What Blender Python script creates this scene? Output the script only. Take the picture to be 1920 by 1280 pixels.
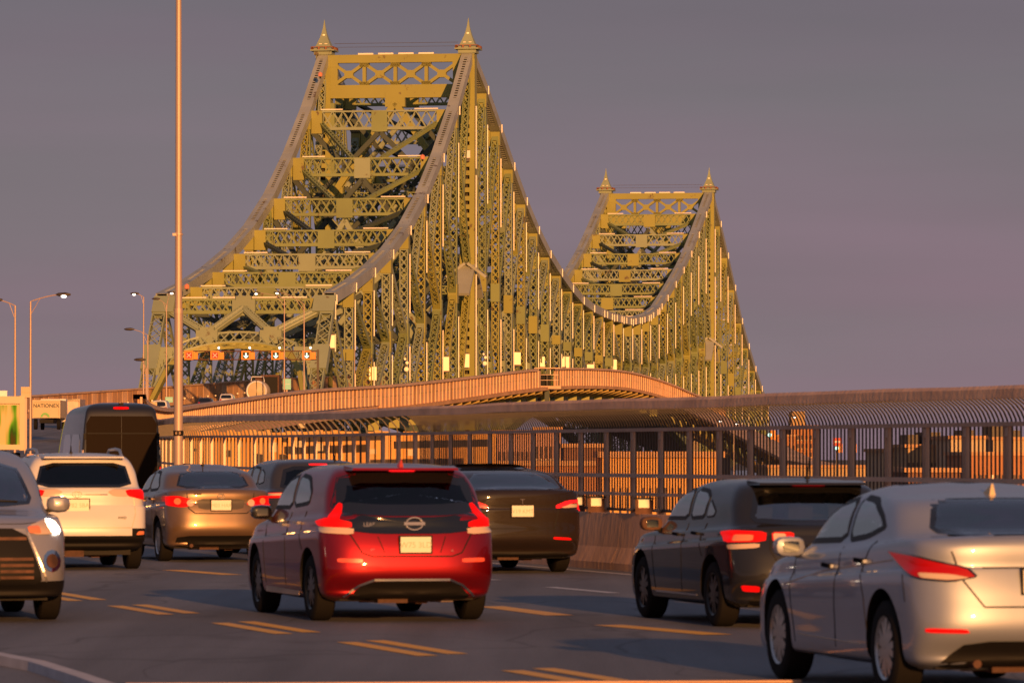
import bpy, bmesh, math, random
import numpy as np
from mathutils import Vector, Matrix
from mathutils.bvhtree import BVHTree
random.seed(7)
for o in list(bpy.data.objects): bpy.data.objects.remove(o)
S = bpy.context.scene
COL = S.collection
R = math.radians

# ------------------------------------------------------------------ camera
CZ = 1.65; F = 9500.0
cam_d = bpy.data.cameras.new('camera'); cam = bpy.data.objects.new('camera', cam_d)
COL.objects.link(cam); S.camera = cam
cam.location = (0, 0, CZ)
cam_d.sensor_width = 36.0; cam_d.lens = 36.0 * F / 1920.0
cam.rotation_euler = (R(90) + math.atan(210.0 / F), 0, 0)
cam_d.clip_start = 1.0; cam_d.clip_end = 20000.0
cam_d.dof.use_dof = True; cam_d.dof.focus_distance = 700.0; cam_d.dof.aperture_fstop = 9.0

# ------------------------------------------------------------------ world, sun, exposure
SUN_EL, SUN_AZ = 8.5, 13.0     # degrees above the horizon; behind the camera, turned to its right
W = bpy.data.worlds.new("World"); S.world = W; W.use_nodes = True
nt = W.node_tree; nt.nodes.clear()
out = nt.nodes.new('ShaderNodeOutputWorld'); bg = nt.nodes.new('ShaderNodeBackground')
bg.inputs['Strength'].default_value = 0.1
sky = nt.nodes.new('ShaderNodeTexSky'); sky.sky_type = 'NISHITA'; sky.sun_disc = False
sky.sun_elevation = R(SUN_EL); sky.sun_rotation = R(180 - SUN_AZ); sky.dust_density = 3.0; sky.air_density = 1.2
tc = nt.nodes.new('ShaderNodeTexCoord'); sep = nt.nodes.new('ShaderNodeSeparateXYZ')
nt.links.new(tc.outputs['Generated'], sep.inputs[0])
ramp = nt.nodes.new('ShaderNodeValToRGB')
cr = ramp.color_ramp; cr.elements[0].position = 0.0; cr.elements[0].color = (2.75, 1.95, 2.3, 1)
cr.elements[1].position = 0.42; cr.elements[1].color = (1.35, 1.45, 2.1, 1)
e = cr.elements.new(0.05); e.color = (2.15, 1.72, 2.12, 1)
e = cr.elements.new(0.10); e.color = (1.35, 1.22, 1.62, 1)
nt.links.new(sep.outputs['Z'], ramp.inputs[0])
mp = nt.nodes.new('ShaderNodeMapping'); mp.inputs['Scale'].default_value = (4, 4, 38)
nt.links.new(tc.outputs['Generated'], mp.inputs[0])
nz = nt.nodes.new('ShaderNodeTexNoise'); nz.inputs['Scale'].default_value = 1.6; nz.inputs['Detail'].default_value = 4
nt.links.new(mp.outputs[0], nz.inputs['Vector'])
nr = nt.nodes.new('ShaderNodeMapRange'); nr.inputs[1].default_value = .25; nr.inputs[2].default_value = .75
nr.inputs[3].default_value = .94; nr.inputs[4].default_value = 1.06
nt.links.new(nz.outputs[0], nr.inputs[0])
nz2 = nt.nodes.new('ShaderNodeTexNoise'); nz2.inputs['Scale'].default_value = .55; nz2.inputs['Detail'].default_value = 5
mp2 = nt.nodes.new('ShaderNodeMapping'); mp2.inputs['Scale'].default_value = (9, 9, 60); mp2.inputs['Location'].default_value = (3.3, 1.2, .4); nt.links.new(tc.outputs['Generated'], mp2.inputs[0]); nt.links.new(mp2.outputs[0], nz2.inputs['Vector'])
r2 = nt.nodes.new('ShaderNodeValToRGB'); r2.color_ramp.elements[0].position = .35; r2.color_ramp.elements[0].color = (.95, 1.0, .97, 1); r2.color_ramp.elements[1].position = .68; r2.color_ramp.elements[1].color = (1.09, .98, 1.03, 1)
nt.links.new(nz2.outputs[0], r2.inputs[0])
m2 = nt.nodes.new('ShaderNodeMixRGB'); m2.blend_type = 'MULTIPLY'; m2.inputs[0].default_value = 1; nt.links.new(ramp.outputs[0], m2.inputs[1]); nt.links.new(r2.outputs[0], m2.inputs[2])
mul = nt.nodes.new('ShaderNodeMixRGB'); mul.blend_type = 'MULTIPLY'; mul.inputs[0].default_value = 1
nt.links.new(m2.outputs[0], mul.inputs[1]); nt.links.new(nr.outputs[0], mul.inputs[2])
mx = nt.nodes.new('ShaderNodeMixRGB'); mx.inputs[0].default_value = .9
nt.links.new(sky.outputs[0], mx.inputs[1]); nt.links.new(mul.outputs[0], mx.inputs[2])
nt.links.new(mx.outputs[0], bg.inputs[0]); nt.links.new(bg.outputs[0], out.inputs[0])

sun_d = bpy.data.lights.new('sun', 'SUN'); sun = bpy.data.objects.new('sun', sun_d); COL.objects.link(sun)
sun_d.energy = 5.0; sun_d.angle = R(0.6); sun_d.color = (1.0, 0.43, 0.125)
sd = Vector((math.sin(R(SUN_AZ)) * math.cos(R(SUN_EL)), -math.cos(R(SUN_AZ)) * math.cos(R(SUN_EL)), math.sin(R(SUN_EL))))
sun.rotation_euler = sd.to_track_quat('Z', 'Y').to_euler(); sun.location = (60, -60, 60)

S.view_settings.view_transform = 'Standard'; S.view_settings.look = 'None'
S.view_settings.exposure = 0.0; S.view_settings.gamma = 1.0; S.view_settings.use_curve_mapping = False
S.render.engine = 'CYCLES'

# ------------------------------------------------------------------ materials
def mat(name, col, rough=.6, metal=0., var=.0, vs=3., bump=0., bs=20., coat=0., emit=None, es=0., col2=None, spec=None, stretch=None):
    m = bpy.data.materials.new(name); m.use_nodes = True
    n = m.node_tree; p = n.nodes['Principled BSDF']
    p.inputs['Base Color'].default_value = (*col, 1); p.inputs['Roughness'].default_value = rough
    p.inputs['Metallic'].default_value = metal; p.inputs['Coat Weight'].default_value = coat
    p.inputs['Coat Roughness'].default_value = .04
    if spec is not None: p.inputs['Specular IOR Level'].default_value = spec
    t = n.nodes.new('ShaderNodeTexCoord'); vec = t.outputs['Object']
    if stretch:
        mpp = n.nodes.new('ShaderNodeMapping'); mpp.inputs['Scale'].default_value = stretch
        n.links.new(vec, mpp.inputs[0]); vec = mpp.outputs[0]
    if var or col2:
        a = n.nodes.new('ShaderNodeTexNoise'); a.inputs['Scale'].default_value = vs; a.inputs['Detail'].default_value = 6
        n.links.new(vec, a.inputs['Vector'])
        r = n.nodes.new('ShaderNodeValToRGB'); r.color_ramp.elements[0].position = .3; r.color_ramp.elements[1].position = .7
        c2 = col2 or tuple(min(1, c * (1 + var)) for c in col); c1 = col if col2 else tuple(c * (1 - var) for c in col)
        r.color_ramp.elements[0].color = (*c1, 1); r.color_ramp.elements[1].color = (*c2, 1)
        n.links.new(a.outputs[0], r.inputs[0]); n.links.new(r.outputs[0], p.inputs['Base Color'])
    if bump:
        b = n.nodes.new('ShaderNodeBump'); b.inputs['Strength'].default_value = bump; b.inputs['Distance'].default_value = .02
        a = n.nodes.new('ShaderNodeTexNoise'); a.inputs['Scale'].default_value = bs; a.inputs['Detail'].default_value = 5
        n.links.new(vec, a.inputs['Vector']); n.links.new(a.outputs[0], b.inputs['Height']); n.links.new(b.outputs[0], p.inputs['Normal'])
    if emit:
        p.inputs['Emission Color'].default_value = (*emit, 1); p.inputs['Emission Strength'].default_value = es
    return m

def paint(name, col, metal=.35, rough=.32):
    m = mat(name, col, rough, metal, coat=1.0, var=.04, vs=2.0)
    n = m.node_tree; p = n.nodes['Principled BSDF']; o = n.nodes['Material Output']
    g = n.nodes.new('ShaderNodeNewGeometry'); d = n.nodes.new('ShaderNodeBsdfDiffuse'); d.inputs[0].default_value = (.02, .02, .022, 1)
    x = n.nodes.new('ShaderNodeMixShader'); n.links.new(g.outputs['Backfacing'], x.inputs[0])   # trim on the inner side of the panel
    n.links.new(p.outputs[0], x.inputs[1]); n.links.new(d.outputs[0], x.inputs[2]); n.links.new(x.outputs[0], o.inputs[0])
    return m

def add_wear(m, lo, hi, scale, dark):
    n = m.node_tree; p = n.nodes['Principled BSDF']; src = p.inputs['Base Color'].links[0].from_socket
    t = n.nodes.new('ShaderNodeTexCoord'); a = n.nodes.new('ShaderNodeTexNoise'); a.inputs['Scale'].default_value = scale; a.inputs['Detail'].default_value = 8; a.inputs['Roughness'].default_value = .7
    r = n.nodes.new('ShaderNodeMapRange'); r.inputs[1].default_value = lo; r.inputs[2].default_value = hi
    x = n.nodes.new('ShaderNodeMixRGB'); x.inputs[1].default_value = (*dark, 1); n.links.new(t.outputs['Object'], a.inputs[0]); n.links.new(a.outputs[0], r.inputs[0]); n.links.new(r.outputs[0], x.inputs[0])
    n.links.new(src, x.inputs[2]); n.links.new(x.outputs[0], p.inputs['Base Color']); return m
def add_road_detail(m):
    n = m.node_tree; p = n.nodes['Principled BSDF']; src = p.inputs['Base Color'].links[0].from_socket
    t = n.nodes.new('ShaderNodeTexCoord')
    def layer(src, kind, rot, scale, s, lo, hi, a_, b_):
        mp_ = n.nodes.new('ShaderNodeMapping'); mp_.inputs['Rotation'].default_value = (0, 0, rot); mp_.inputs['Scale'].default_value = scale; n.links.new(t.outputs['Object'], mp_.inputs[0])
        if kind == 'noise': k = n.nodes.new('ShaderNodeTexNoise'); k.inputs['Detail'].default_value = 6
        else: k = n.nodes.new('ShaderNodeTexVoronoi'); k.feature = 'DISTANCE_TO_EDGE'
        k.inputs['Scale'].default_value = s; n.links.new(mp_.outputs[0], k.inputs['Vector'])
        if kind != 'noise':
            w_ = n.nodes.new('ShaderNodeTexNoise'); w_.inputs['Scale'].default_value = 1.5; n.links.new(mp_.outputs[0], w_.inputs['Vector'])
            ad = n.nodes.new('ShaderNodeVectorMath'); ad.operation = 'MULTIPLY_ADD'; ad.inputs[1].default_value = (1.2, 1.2, 0); n.links.new(w_.outputs['Color'], ad.inputs[0]); n.links.new(mp_.outputs[0], ad.inputs[2]); n.links.new(ad.outputs[0], k.inputs['Vector'])
        r = n.nodes.new('ShaderNodeMapRange'); r.inputs[1].default_value = lo; r.inputs[2].default_value = hi; r.inputs[3].default_value = a_; r.inputs[4].default_value = b_
        n.links.new(k.outputs[0], r.inputs[0]); x = n.nodes.new('ShaderNodeMixRGB'); x.blend_type = 'MULTIPLY'; x.inputs[0].default_value = 1
        n.links.new(src, x.inputs[1]); n.links.new(r.outputs[0], x.inputs[2]); return x.outputs[0]
    c = layer(src, 'noise', -.26, (1.3, .04, 1), 1.0, .3, .7, .72, 1.25)      # tyre tracks along the lanes
    c = layer(c, 'noise', 0, (1, 1, 1), 45, .3, .7, .7, 1.3)                  # stone speckle
    c = layer(c, 'voronoi', -.26, (.28, .10, 1), 1.0, .0, .010, .62, 1.0)     # cracks
    c = layer(c, 'noise', 0, (1, .5, 1), .6, .62, .70, 1.0, .68)              # stains
    n.links.new(c, p.inputs['Base Color'])

def glass(name, tint=(.45, .5, .5), refl=.12):
    m = bpy.data.materials.new(name); m.use_nodes = True; n = m.node_tree; n.nodes.clear()
    o = n.nodes.new('ShaderNodeOutputMaterial'); t = n.nodes.new('ShaderNodeBsdfTransparent'); t.inputs[0].default_value = (*tint, 1)
    g = n.nodes.new('ShaderNodeBsdfGlossy'); g.inputs['Roughness'].default_value = .02; g.inputs[0].default_value = (1, 1, 1, 1)
    f = n.nodes.new('ShaderNodeFresnel'); f.inputs[0].default_value = 1.6
    a = n.nodes.new('ShaderNodeMath'); a.operation = 'ADD'; a.inputs[1].default_value = refl; a.use_clamp = True
    x = n.nodes.new('ShaderNodeMixShader'); n.links.new(f.outputs[0], a.inputs[0]); n.links.new(a.outputs[0], x.inputs[0])
    n.links.new(t.outputs[0], x.inputs[1]); n.links.new(g.outputs[0], x.inputs[2]); n.links.new(x.outputs[0], o.inputs[0])
    return m

M = {}
M['asphalt'] = mat('asphalt', (.150, .152, .165), .72, var=.25, vs=.35, bump=.5, bs=60, stretch=(1, .25, 1))
add_road_detail(M['asphalt'])
M['asphalt_far'] = mat('worn_asphalt', (.10, .09, .085), .8, var=.2, vs=.2)
M['concrete'] = mat('concrete', (.70, .42, .27), .85, var=.2, vs=1.2, bump=.6, bs=9, stretch=(1, 1, .35))
M['yellow_paint'] = mat('yellow_road_paint', (1.0, .46, .02), .5, var=.06, vs=6)
add_wear(M['yellow_paint'], .26, .36, 14, (.13, .10, .08))
M['white_paint'] = mat('white_road_paint', (.62, .60, .58), .5, var=.12, vs=6)
M['kerb'] = mat('pale_kerb_concrete', (.5, .48, .5), .8, var=.12, vs=3)
M['steel'] = mat('weathered_brown_steel', (.06, .048, .042), .5, .25, var=.2, vs=2)
M['steel_lt'] = mat('galvanised_rail', (.58, .43, .33), .5, .35, var=.15, vs=2)
M['mesh_cap'] = mat('sunlit_tone_cap_sheet', (.85, .48, .28), .65, .0, var=.22, vs=1.2, bump=.6, bs=9)  # warm brown of a sunlit band put into the sheet colour
M['wallpanel'] = mat('tan_noise_panel', (.80, .50, .28), .75, var=.2, vs=.25)
M['wallpanel2'] = mat('brown_noise_panel', (.62, .35, .17), .8, var=.2, vs=.3)
M['wallrail'] = mat('wall_top_rail', (.72, .48, .31), .6, var=.15, vs=.3)
M['girder'] = mat('yellow_brown_girder', (.40, .27, .06), .6, var=.2, vs=.2)
M['bridge'] = mat('olive_yellow_bridge_paint', (.225, .27, .105), .55, var=.13, vs=.12)
M['bridge_g'] = mat('green_grey_bridge_paint', (.28, .33, .21), .5, var=.12, vs=.15)
M['bridge_y'] = mat('fresh_yellow_bridge_paint', (.31, .305, .07), .5, var=.08, vs=.1)
M['chord'] = mat('grey_green_chord_paint', (.40, .42, .36), .45, .1, var=.14, vs=.2)
for k_ in ('bridge', 'bridge_g', 'bridge_y', 'chord'): add_wear(M[k_], .34, .39, .45, (.13, .085, .04))
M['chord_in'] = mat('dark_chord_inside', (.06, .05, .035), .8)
M['teal'] = mat('shade_teal_bridge_paint', (.055, .075, .06), .6, var=.25, vs=.15)  # shade of members facing away from the sun, put into the colour
M['led'] = mat('pale_light_strip', (.95, .86, .72), .35)
M['pier'] = mat('stone_pier', (.35, .27, .2), .9, var=.2, vs=.2)
M['pole'] = mat('galvanised_pole', (.52, .38, .30), .45, .25, var=.06, vs=1)
M['rubber'] = mat('tyre_rubber', (.012, .011, .011), .85, bump=.3, bs=60, spec=.15)
M['dark'] = mat('black_plastic', (.010, .009, .009), .6, spec=.2)
M['gloss_black'] = mat('gloss_black_trim', (.008, .008, .009), .12, coat=1)
M['under'] = mat('rusty_underbody', (.11, .05, .03), .8, var=.5, vs=6)
M['interior'] = mat('dark_interior', (.035, .034, .036), .9)
M['alloy'] = mat('silver_alloy', (.55, .54, .53), .28, .85)
M['alloy_dk'] = mat('dark_alloy', (.05, .05, .05), .3, .8)
M['chrome'] = mat('chrome', (.8, .76, .7), .12, 1.)
M['red_lens'] = mat('red_lens', (.30, .003, .003), .3, coat=.15, spec=.2, emit=(1, .004, .004), es=.18)
M['red_lit'] = mat('lit_red_lens', (.35, .002, .002), .4, spec=.15, emit=(1, .004, .003), es=.75)
M['red_hot'] = mat('lit_brake_bar', (.4, .004, .003), .3, emit=(1, .01, .012), es=1.6)
M['orange_lens'] = mat('orange_lens', (.75, .18, .05), .2, coat=1, emit=(1, .25, .08), es=.2)
M['clear_lens'] = mat('clear_lens', (.6, .42, .28), .15, coat=1, emit=(1, .6, .3), es=.08)
M['reflector'] = mat('pink_red_reflector', (.7, .07, .03), .3, coat=.5, emit=(1, .08, .03), es=.4)
M['headlight'] = mat('lit_headlamp', (1, .9, .7), .2, emit=(1, .86, .64), es=8)
M['plate'] = mat('licence_plate', (.85, .80, .66), .4)
M['plate_ink'] = mat('plate_ink', (.16, .18, .30), .5)
M['plate_ink_faint'] = mat('faint_plate_ink', (.55, .50, .36), .5)
M['glass'] = glass('tinted_glass', (.62, .64, .62), .22)
M['glass_dk'] = glass('privacy_glass', (.05, .045, .045), .0)
M['glass_side'] = glass('side_glass', (.34, .37, .36), .34)
M['glass_roof'] = glass('panoramic_glass', (.03, .03, .04), .16)
M['lamp_lit'] = mat('lit_street_lamp', (1, .9, .8), .3, emit=(1, .88, .72), es=5)
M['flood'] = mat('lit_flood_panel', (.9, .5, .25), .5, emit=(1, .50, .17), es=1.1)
M['sign_orange'] = mat('orange_sign_housing', (.85, .30, .03), .5)
M['sign_black'] = mat('sign_face_black', (.02, .01, .01), .5)
M['sign_red'] = mat('sign_face_red', (.30, .02, .01), .5)
M['x_red'] = mat('lit_red_cross', (1, .1, .05), .4, emit=(1, .16, .07), es=2.)
M['arrow_g'] = mat('lit_green_arrow', (.5, 1, .9), .4, emit=(.42, .95, .85), es=1.5)
M['green_sign'] = mat('pale_green_sign', (.28, .62, .42), .5, emit=(.3, .7, .5), es=.12)
M['cream'] = mat('cream_box', (.62, .48, .28), .5, var=.08, vs=.5)
M['white'] = mat('white_body', (.75, .72, .7), .4)
M['green_ink'] = mat('green_print', (.18, .5, .12), .5)
M['ink'] = mat('dark_print', (.05, .05, .03), .5)
M['refl_post'] = mat('reflector_face', (.95, .72, .40), .25, emit=(1, .7, .3), es=.35)

# ------------------------------------------------------------------ helpers
def tag(o, label=None, cat=None, group=None, kind=None):
    if label: o['label'] = label
    if cat: o['category'] = cat
    if group: o['group'] = group
    if kind: o['kind'] = kind
    return o
def empty(name, loc, label, cat, group=None, rz=0.):
    o = bpy.data.objects.new(name, None); COL.objects.link(o); o.location = loc; o.rotation_euler = (0, 0, rz)
    o.empty_display_size = .3
    return tag(o, label, cat, group)
def origin(p):
    v = Vector((0, 0, 0))
    while p is not None: v += Vector(p.location); p = p.parent
    return v
class MB:
    """collects boxes, bars and tubes, then links them as one mesh object"""
    def __init__(s): s.v = []; s.f = []; s.m = []; s.mi = 0
    def quad(s, a, b, c, d):
        i = len(s.v); s.v += [tuple(a), tuple(b), tuple(c), tuple(d)]; s.f.append((i, i+1, i+2, i+3)); s.m.append(s.mi); return s
    def hexa(s, P):
        i = len(s.v); s.v += [tuple(p) for p in P]
        for q in ((0,3,2,1),(4,5,6,7),(0,1,5,4),(1,2,6,5),(2,3,7,6),(3,0,4,7)):
            s.f.append(tuple(i+k for k in q)); s.m.append(s.mi)
        return s
    def box(s, c, d, rz=0.):
        x, y, z = d[0]/2, d[1]/2, d[2]/2; ca, sa = math.cos(rz), math.sin(rz); P = []
        for dz in (-z, z):
            for dx, dy in ((-x,-y),(x,-y),(x,y),(-x,y)):
                P.append((c[0]+dx*ca-dy*sa, c[1]+dx*sa+dy*ca, c[2]+dz))
        return s.hexa(P)
    def bar(s, a, b, w, h, side=None):
        a = Vector(a); b = Vector(b); d = b-a
        if d.length < 1e-6: return s
        d.normalize()
        if side is None:
            side = d.cross(Vector((0,0,1)))
            if side.length < 1e-3: side = Vector((1,0,0))
        side = Vector(side); side = (side - d*side.dot(d)).normalized(); up = side.cross(d)
        u = side*(w/2); t = up*(h/2)
        return s.hexa([a-u-t, a+u-t, a+u+t, a-u+t, b-u-t, b+u-t, b+u+t, b-u+t])
    def tube(s, pts, r, n=8, cap=True):
        pts = [Vector(p) for p in pts]; rs = r if isinstance(r, (list, tuple)) else [r]*len(pts); i0 = len(s.v)
        for k, p in enumerate(pts):
            d = (pts[min(k+1, len(pts)-1)]-pts[max(k-1, 0)]).normalized()
            a = d.cross(Vector((0,0,1))); a = Vector((1,0,0)) if a.length < 1e-2 else a.normalized(); b = a.cross(d)
            for j in range(n):
                t = 2*math.pi*j/n; s.v.append(tuple(p + (a*math.cos(t)+b*math.sin(t))*rs[k]))
        for k in range(len(pts)-1):
            for j in range(n):
                j2 = (j+1) % n; s.f.append((i0+k*n+j, i0+k*n+j2, i0+(k+1)*n+j2, i0+(k+1)*n+j)); s.m.append(s.mi)
        if cap:
            s.f.append(tuple(i0+j for j in range(n))); s.m.append(s.mi)
            s.f.append(tuple(i0+(len(pts)-1)*n+j for j in range(n))[::-1]); s.m.append(s.mi)
        return s
    def lathe(s, prof, c, axis='Y', n=32):
        """prof: list of (offset along axis, radius)"""
        i0 = len(s.v)
        for (t, r) in prof:
            for j in range(n):
                a = 2*math.pi*j/n; u, w = r*math.cos(a), r*math.sin(a)
                s.v.append((c[0]+u, c[1]+t, c[2]+w) if axis == 'Y' else ((c[0]+t, c[1]+u, c[2]+w) if axis == 'X' else (c[0]+u, c[1]+w, c[2]+t)))
        for k in range(len(prof)-1):
            for j in range(n):
                j2 = (j+1) % n; s.f.append((i0+k*n+j, i0+k*n+j2, i0+(k+1)*n+j2, i0+(k+1)*n+j)); s.m.append(s.mi)
        return s
    def build(s, name, mats, parent=None, world=True, smooth=False, label=None):
        me = bpy.data.meshes.new(name); v = s.v
        if parent is not None and world:
            q = origin(parent); v = [(a-q.x, b-q.y, c-q.z) for a, b, c in v]
        me.from_pydata(v, [], s.f)
        if not isinstance(mats, (list, tuple)): mats = [mats]
        for m_ in mats: me.materials.append(m_)
        if len(mats) > 1: me.polygons.foreach_set('material_index', s.m)
        if smooth:
            me.polygons.foreach_set('use_smooth', [True]*len(me.polygons)); me.set_sharp_from_angle(angle=R(40))
        me.update(); o = bpy.data.objects.new(name, me); COL.objects.link(o)
        if parent is not None: o.parent = parent
        if label: o['label'] = label
        return o
def fix_normals(o):
    bm = bmesh.new(); bm.from_mesh(o.data); bmesh.ops.recalc_face_normals(bm, faces=bm.faces); bm.to_mesh(o.data); bm.free()
def interp(x, T):
    if x <= T[0][0]: return T[0][1]
    for (a, u), (b, v) in zip(T, T[1:]):
        if x <= b: return u + (v-u)*(x-a)/(b-a)
    return T[-1][1]
def smooth_interp(x, T):
    xs = [t[0] for t in T]
    if x <= xs[0]: return T[0][1]
    if x >= xs[-1]: return T[-1][1]
    for i in range(len(T)-1):
        if x <= xs[i+1]: break
    def sl(k):
        if k <= 0: return (T[1][1]-T[0][1])/(xs[1]-xs[0])
        if k >= len(T)-1: return (T[-1][1]-T[-2][1])/(xs[-1]-xs[-2])
        return (T[k+1][1]-T[k-1][1])/(xs[k+1]-xs[k-1])
    h = xs[i+1]-xs[i]; t = (x-xs[i])/h; m0, m1 = sl(i)*h, sl(i+1)*h
    return (2*t**3-3*t*t+1)*T[i][1]+(t**3-2*t*t+t)*m0+(-2*t**3+3*t*t)*T[i+1][1]+(t**3-t*t)*m1
def text_mesh(name, txt, size, m, parent, loc, rot, depth=.004, align='CENTER'):
    c = bpy.data.curves.new(name, 'FONT'); c.body = txt; c.size = size; c.extrude = depth; c.align_x = align; c.align_y = 'CENTER'
    o = bpy.data.objects.new(name, c); COL.objects.link(o)
    me = bpy.data.meshes.new_from_object(o.evaluated_get(bpy.context.evaluated_depsgraph_get()))
    bpy.data.objects.remove(o); me.materials.clear(); me.materials.append(m)
    o = bpy.data.objects.new(name, me); COL.objects.link(o); o.parent = parent; o.location = loc; o.rotation_euler = rot
    return o
def px(x, y, D):      # the world point that stands at picture position x, y (of 1920x1280) at depth D
    return Vector(((x-960)/F*D, D, CZ+(850-y)/F*D))

# ------------------------------------------------------------------ alignment of road and bridge
TH = math.atan(.1558); AX = Vector((math.sin(TH), math.cos(TH), 0)); RT = Vector((math.cos(TH), -math.sin(TH), 0))
PR = Vector((-6.97, 808, 0)); WB = 23.4
def bridge_pt(s, side, z=0.):     # side 0 = right truss, 1 = left truss, distance along the axis s
    return PR + AX*s - RT*(WB*side) + Vector((0, 0, z))
def edge_x(D):                    # right edge of the road
    if D <= 75: return 20.7-.268*D
    if D <= 130: d = D-75; return .6-.268*d+.168/110*d*d
    if D <= 692:
        L = 562; t = (D-130)/L; x0, x1 = -9.52, -22.3; m0, m1 = -.10*L, .1558*L
        return (2*t**3-3*t*t+1)*x0+(t**3-2*t*t+t)*m0+(-2*t**3+3*t*t)*x1+(t**3-t*t)*m1
    return -22.3+.1558*(D-692)
ZT = [(100, 0), (250, .5), (400, 2.1), (450, 2.9), (550, 4.8), (620, 6.3), (692, 8.2), (752, 10.0), (810, 11.4), (860, 12.5), (915, 13.2), (960, 13.2), (1000, 12.6), (1080, 9.8), (1137, 7.6), (1253, 2.0)]
def road_z(D): return 0. if D <= 100 else smooth_interp(D, ZT)
def edge_pt(D, off=0., dz=0.):    # off to the right of the edge
    d = Vector((edge_x(D+.5)-edge_x(D-.5), 1, 0)).normalized(); n = Vector((d.y, -d.x, 0))
    return Vector((edge_x(D), D, road_z(D)+dz)) + n*off
# ------------------------------------------------------------------ the setting
def structure(o): return tag(o, kind='structure')
g = MB().quad((-6000, -300, -16), (6000, -300, -16), (6000, 14000, -16), (-6000, 14000, -16))
structure(g.build('ground', mat('dusky_ground', (.16, .12, .09), .9, col2=(.10, .10, .08), vs=.01)))
g = MB().quad((-6000, 1300, -15.5), (6000, 1300, -15.5), (6000, 5200, -15.5), (-6000, 5200, -15.5))
structure(g.build('river', mat('river_water', (.07, .09, .12), .12, bump=.15, bs=.3)))

def ribbon(Ds, o1, o2, dz=0., th=.0):
    b = MB(); n = len(Ds); L = [edge_pt(D, o1, dz) for D in Ds]; Q = [edge_pt(D, o2, dz) for D in Ds]
    for p, q in zip(L, Q):
        b.v += [tuple(p), tuple(q)] + ([tuple(q-Vector((0,0,th))), tuple(p-Vector((0,0,th)))] if th else [])
    k = 4 if th else 2
    for i in range(n-1):
        a, c = i*k, (i+1)*k
        for j in (range(4) if th else (0,)):
            j2 = (j+1) % k; b.f.append((a+j, a+j2, c+j2, c+j)); b.m.append(0)
    if th: b.f += [(0,3,2,1), tuple((n-1)*k+j for j in (0,1,2,3))]; b.m += [0,0]
    return b
Dn = [4, 12, 20] + list(range(25, 130, 5)) + list(range(130, 700, 14)) + [700]
structure(ribbon(Dn, -24, 1.0, 0, 0).build('road', M['asphalt']))
structure(ribbon([2]+Dn, -30, 4.2, -.012, 1.2).build('viaduct_deck', M['concrete']))

def along(p, D0, D1, off, w, dz, m, name):
    b = ribbon([D0 + (D1-D0)*i/4 for i in range(5)], off-w/2, off+w/2, dz)
    return b.build(name, m)
# painted lines.  ground picture points give their place
def gp(x, y): D = F*CZ/(y-850.); return Vector(((x-960)/F*D, D, 0))
def dash(x0, y0, x1, y1, w, m, name='lane_marking'):
    a, c = gp(x0, y0), gp(x1, y1); d = (c-a).normalized(); n = Vector((d.y, -d.x, 0))*w/2; z = Vector((0, 0, .004))
    o = MB().quad(a-n+z, c-n+z, c+n+z, a+n+z).build(name, m); return structure(o)
stripe = gp(960, 1255)-gp(650, 1203); stripe.normalize()
for (x, y) in ((650, 1203), (412, 1167), (216, 1135), (960, 1256), (62, 1112)):
    for off, sh in ((0, 0.), (.33, -.33)):
        a = gp(x, y); n = Vector((-stripe.y, stripe.x, 0)); a = a + n*off + stripe*sh; c = a + stripe*3.1
        nn = n*.09; z = Vector((0, 0, .004))
        structure(MB().quad(a-nn+z, c-nn+z, c+nn+z, a+nn+z).build('lane_marking', M['yellow_paint']))
for q in ((1140, 1171, 1345, 1189), (918, 1136, 1050, 1153), (322, 1068, 436, 1077), (755, 1118, 850, 1128)): dash(*q, .30, M['yellow_paint'])
for q in ((1030, 1100, 1152, 1111), (860, 1082, 930, 1087)): dash(*q, .16, M['white_paint'])
structure(along(0, 30, 128, -.55, .14, .004, M['white_paint'], 'edge_line'))
# pale kerb at the near left, and the pale strip across the bottom
kb = MB(); kp = [gp(-160, 1220), gp(-20, 1238), gp(70, 1256), gp(150, 1282), gp(240, 1315), gp(400, 1380)]
for a, c in zip(kp, kp[1:]): kb.bar(a+Vector((0, 0, .035)), c+Vector((0, 0, .035)), .13, .08)
structure(kb.build('kerb', M['kerb']))
ks = MB(); kp = [gp(236, 1283), gp(700, 1281), gp(1100, 1279), gp(1500, 1277)]
for a, c in zip(kp, kp[1:]): ks.bar(a+Vector((0, 0, .005)), c+Vector((0, 0, .005)), .13, .02)
structure(ks.build('kerb', M['concrete']))

# ------------------------------------------------------------------ concrete barrier and the curved-top fence
bw = empty('crash_barrier', edge_pt(60), 'low tan concrete crash barrier along the right edge of the road, below the steel bars', 'barrier')
cuts = [30 + 6*i for i in range(17)]
def barrier_block(a, c, parent):
    b = MB(); prof = [(0, 0), (0, .10), (.10, .32), (.17, .80), (.36, .80), (.36, 0)]; N = 6; k0 = []
    for D in (a, c-.012): k0.append([tuple(edge_pt(D, o, z)) for o, z in prof])
    b.v = k0[0]+k0[1]
    for j in range(N): j2 = (j+1) % N; b.f.append((j, j2, N+j2, N+j)); b.m.append(0)
    b.f += [tuple(range(N))[::-1], tuple(range(N, 2*N))]; b.m += [0, 0]
    return b.build('barrier_block', M['concrete'], parent)
for a, c in zip(cuts, cuts[1:]): barrier_block(a, c, bw)
far = ribbon(list(range(126, 690, 14)), 0, .35, .8, .8).build('barrier_block', M['concrete'], bw)

FO = .62                          # fence line, right of the edge
fn = empty('curved_fence', edge_pt(60, FO), 'tall brown steel bar fence whose top bends over towards the road', 'fence')
RISE, LEAN = .40, .52
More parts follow.
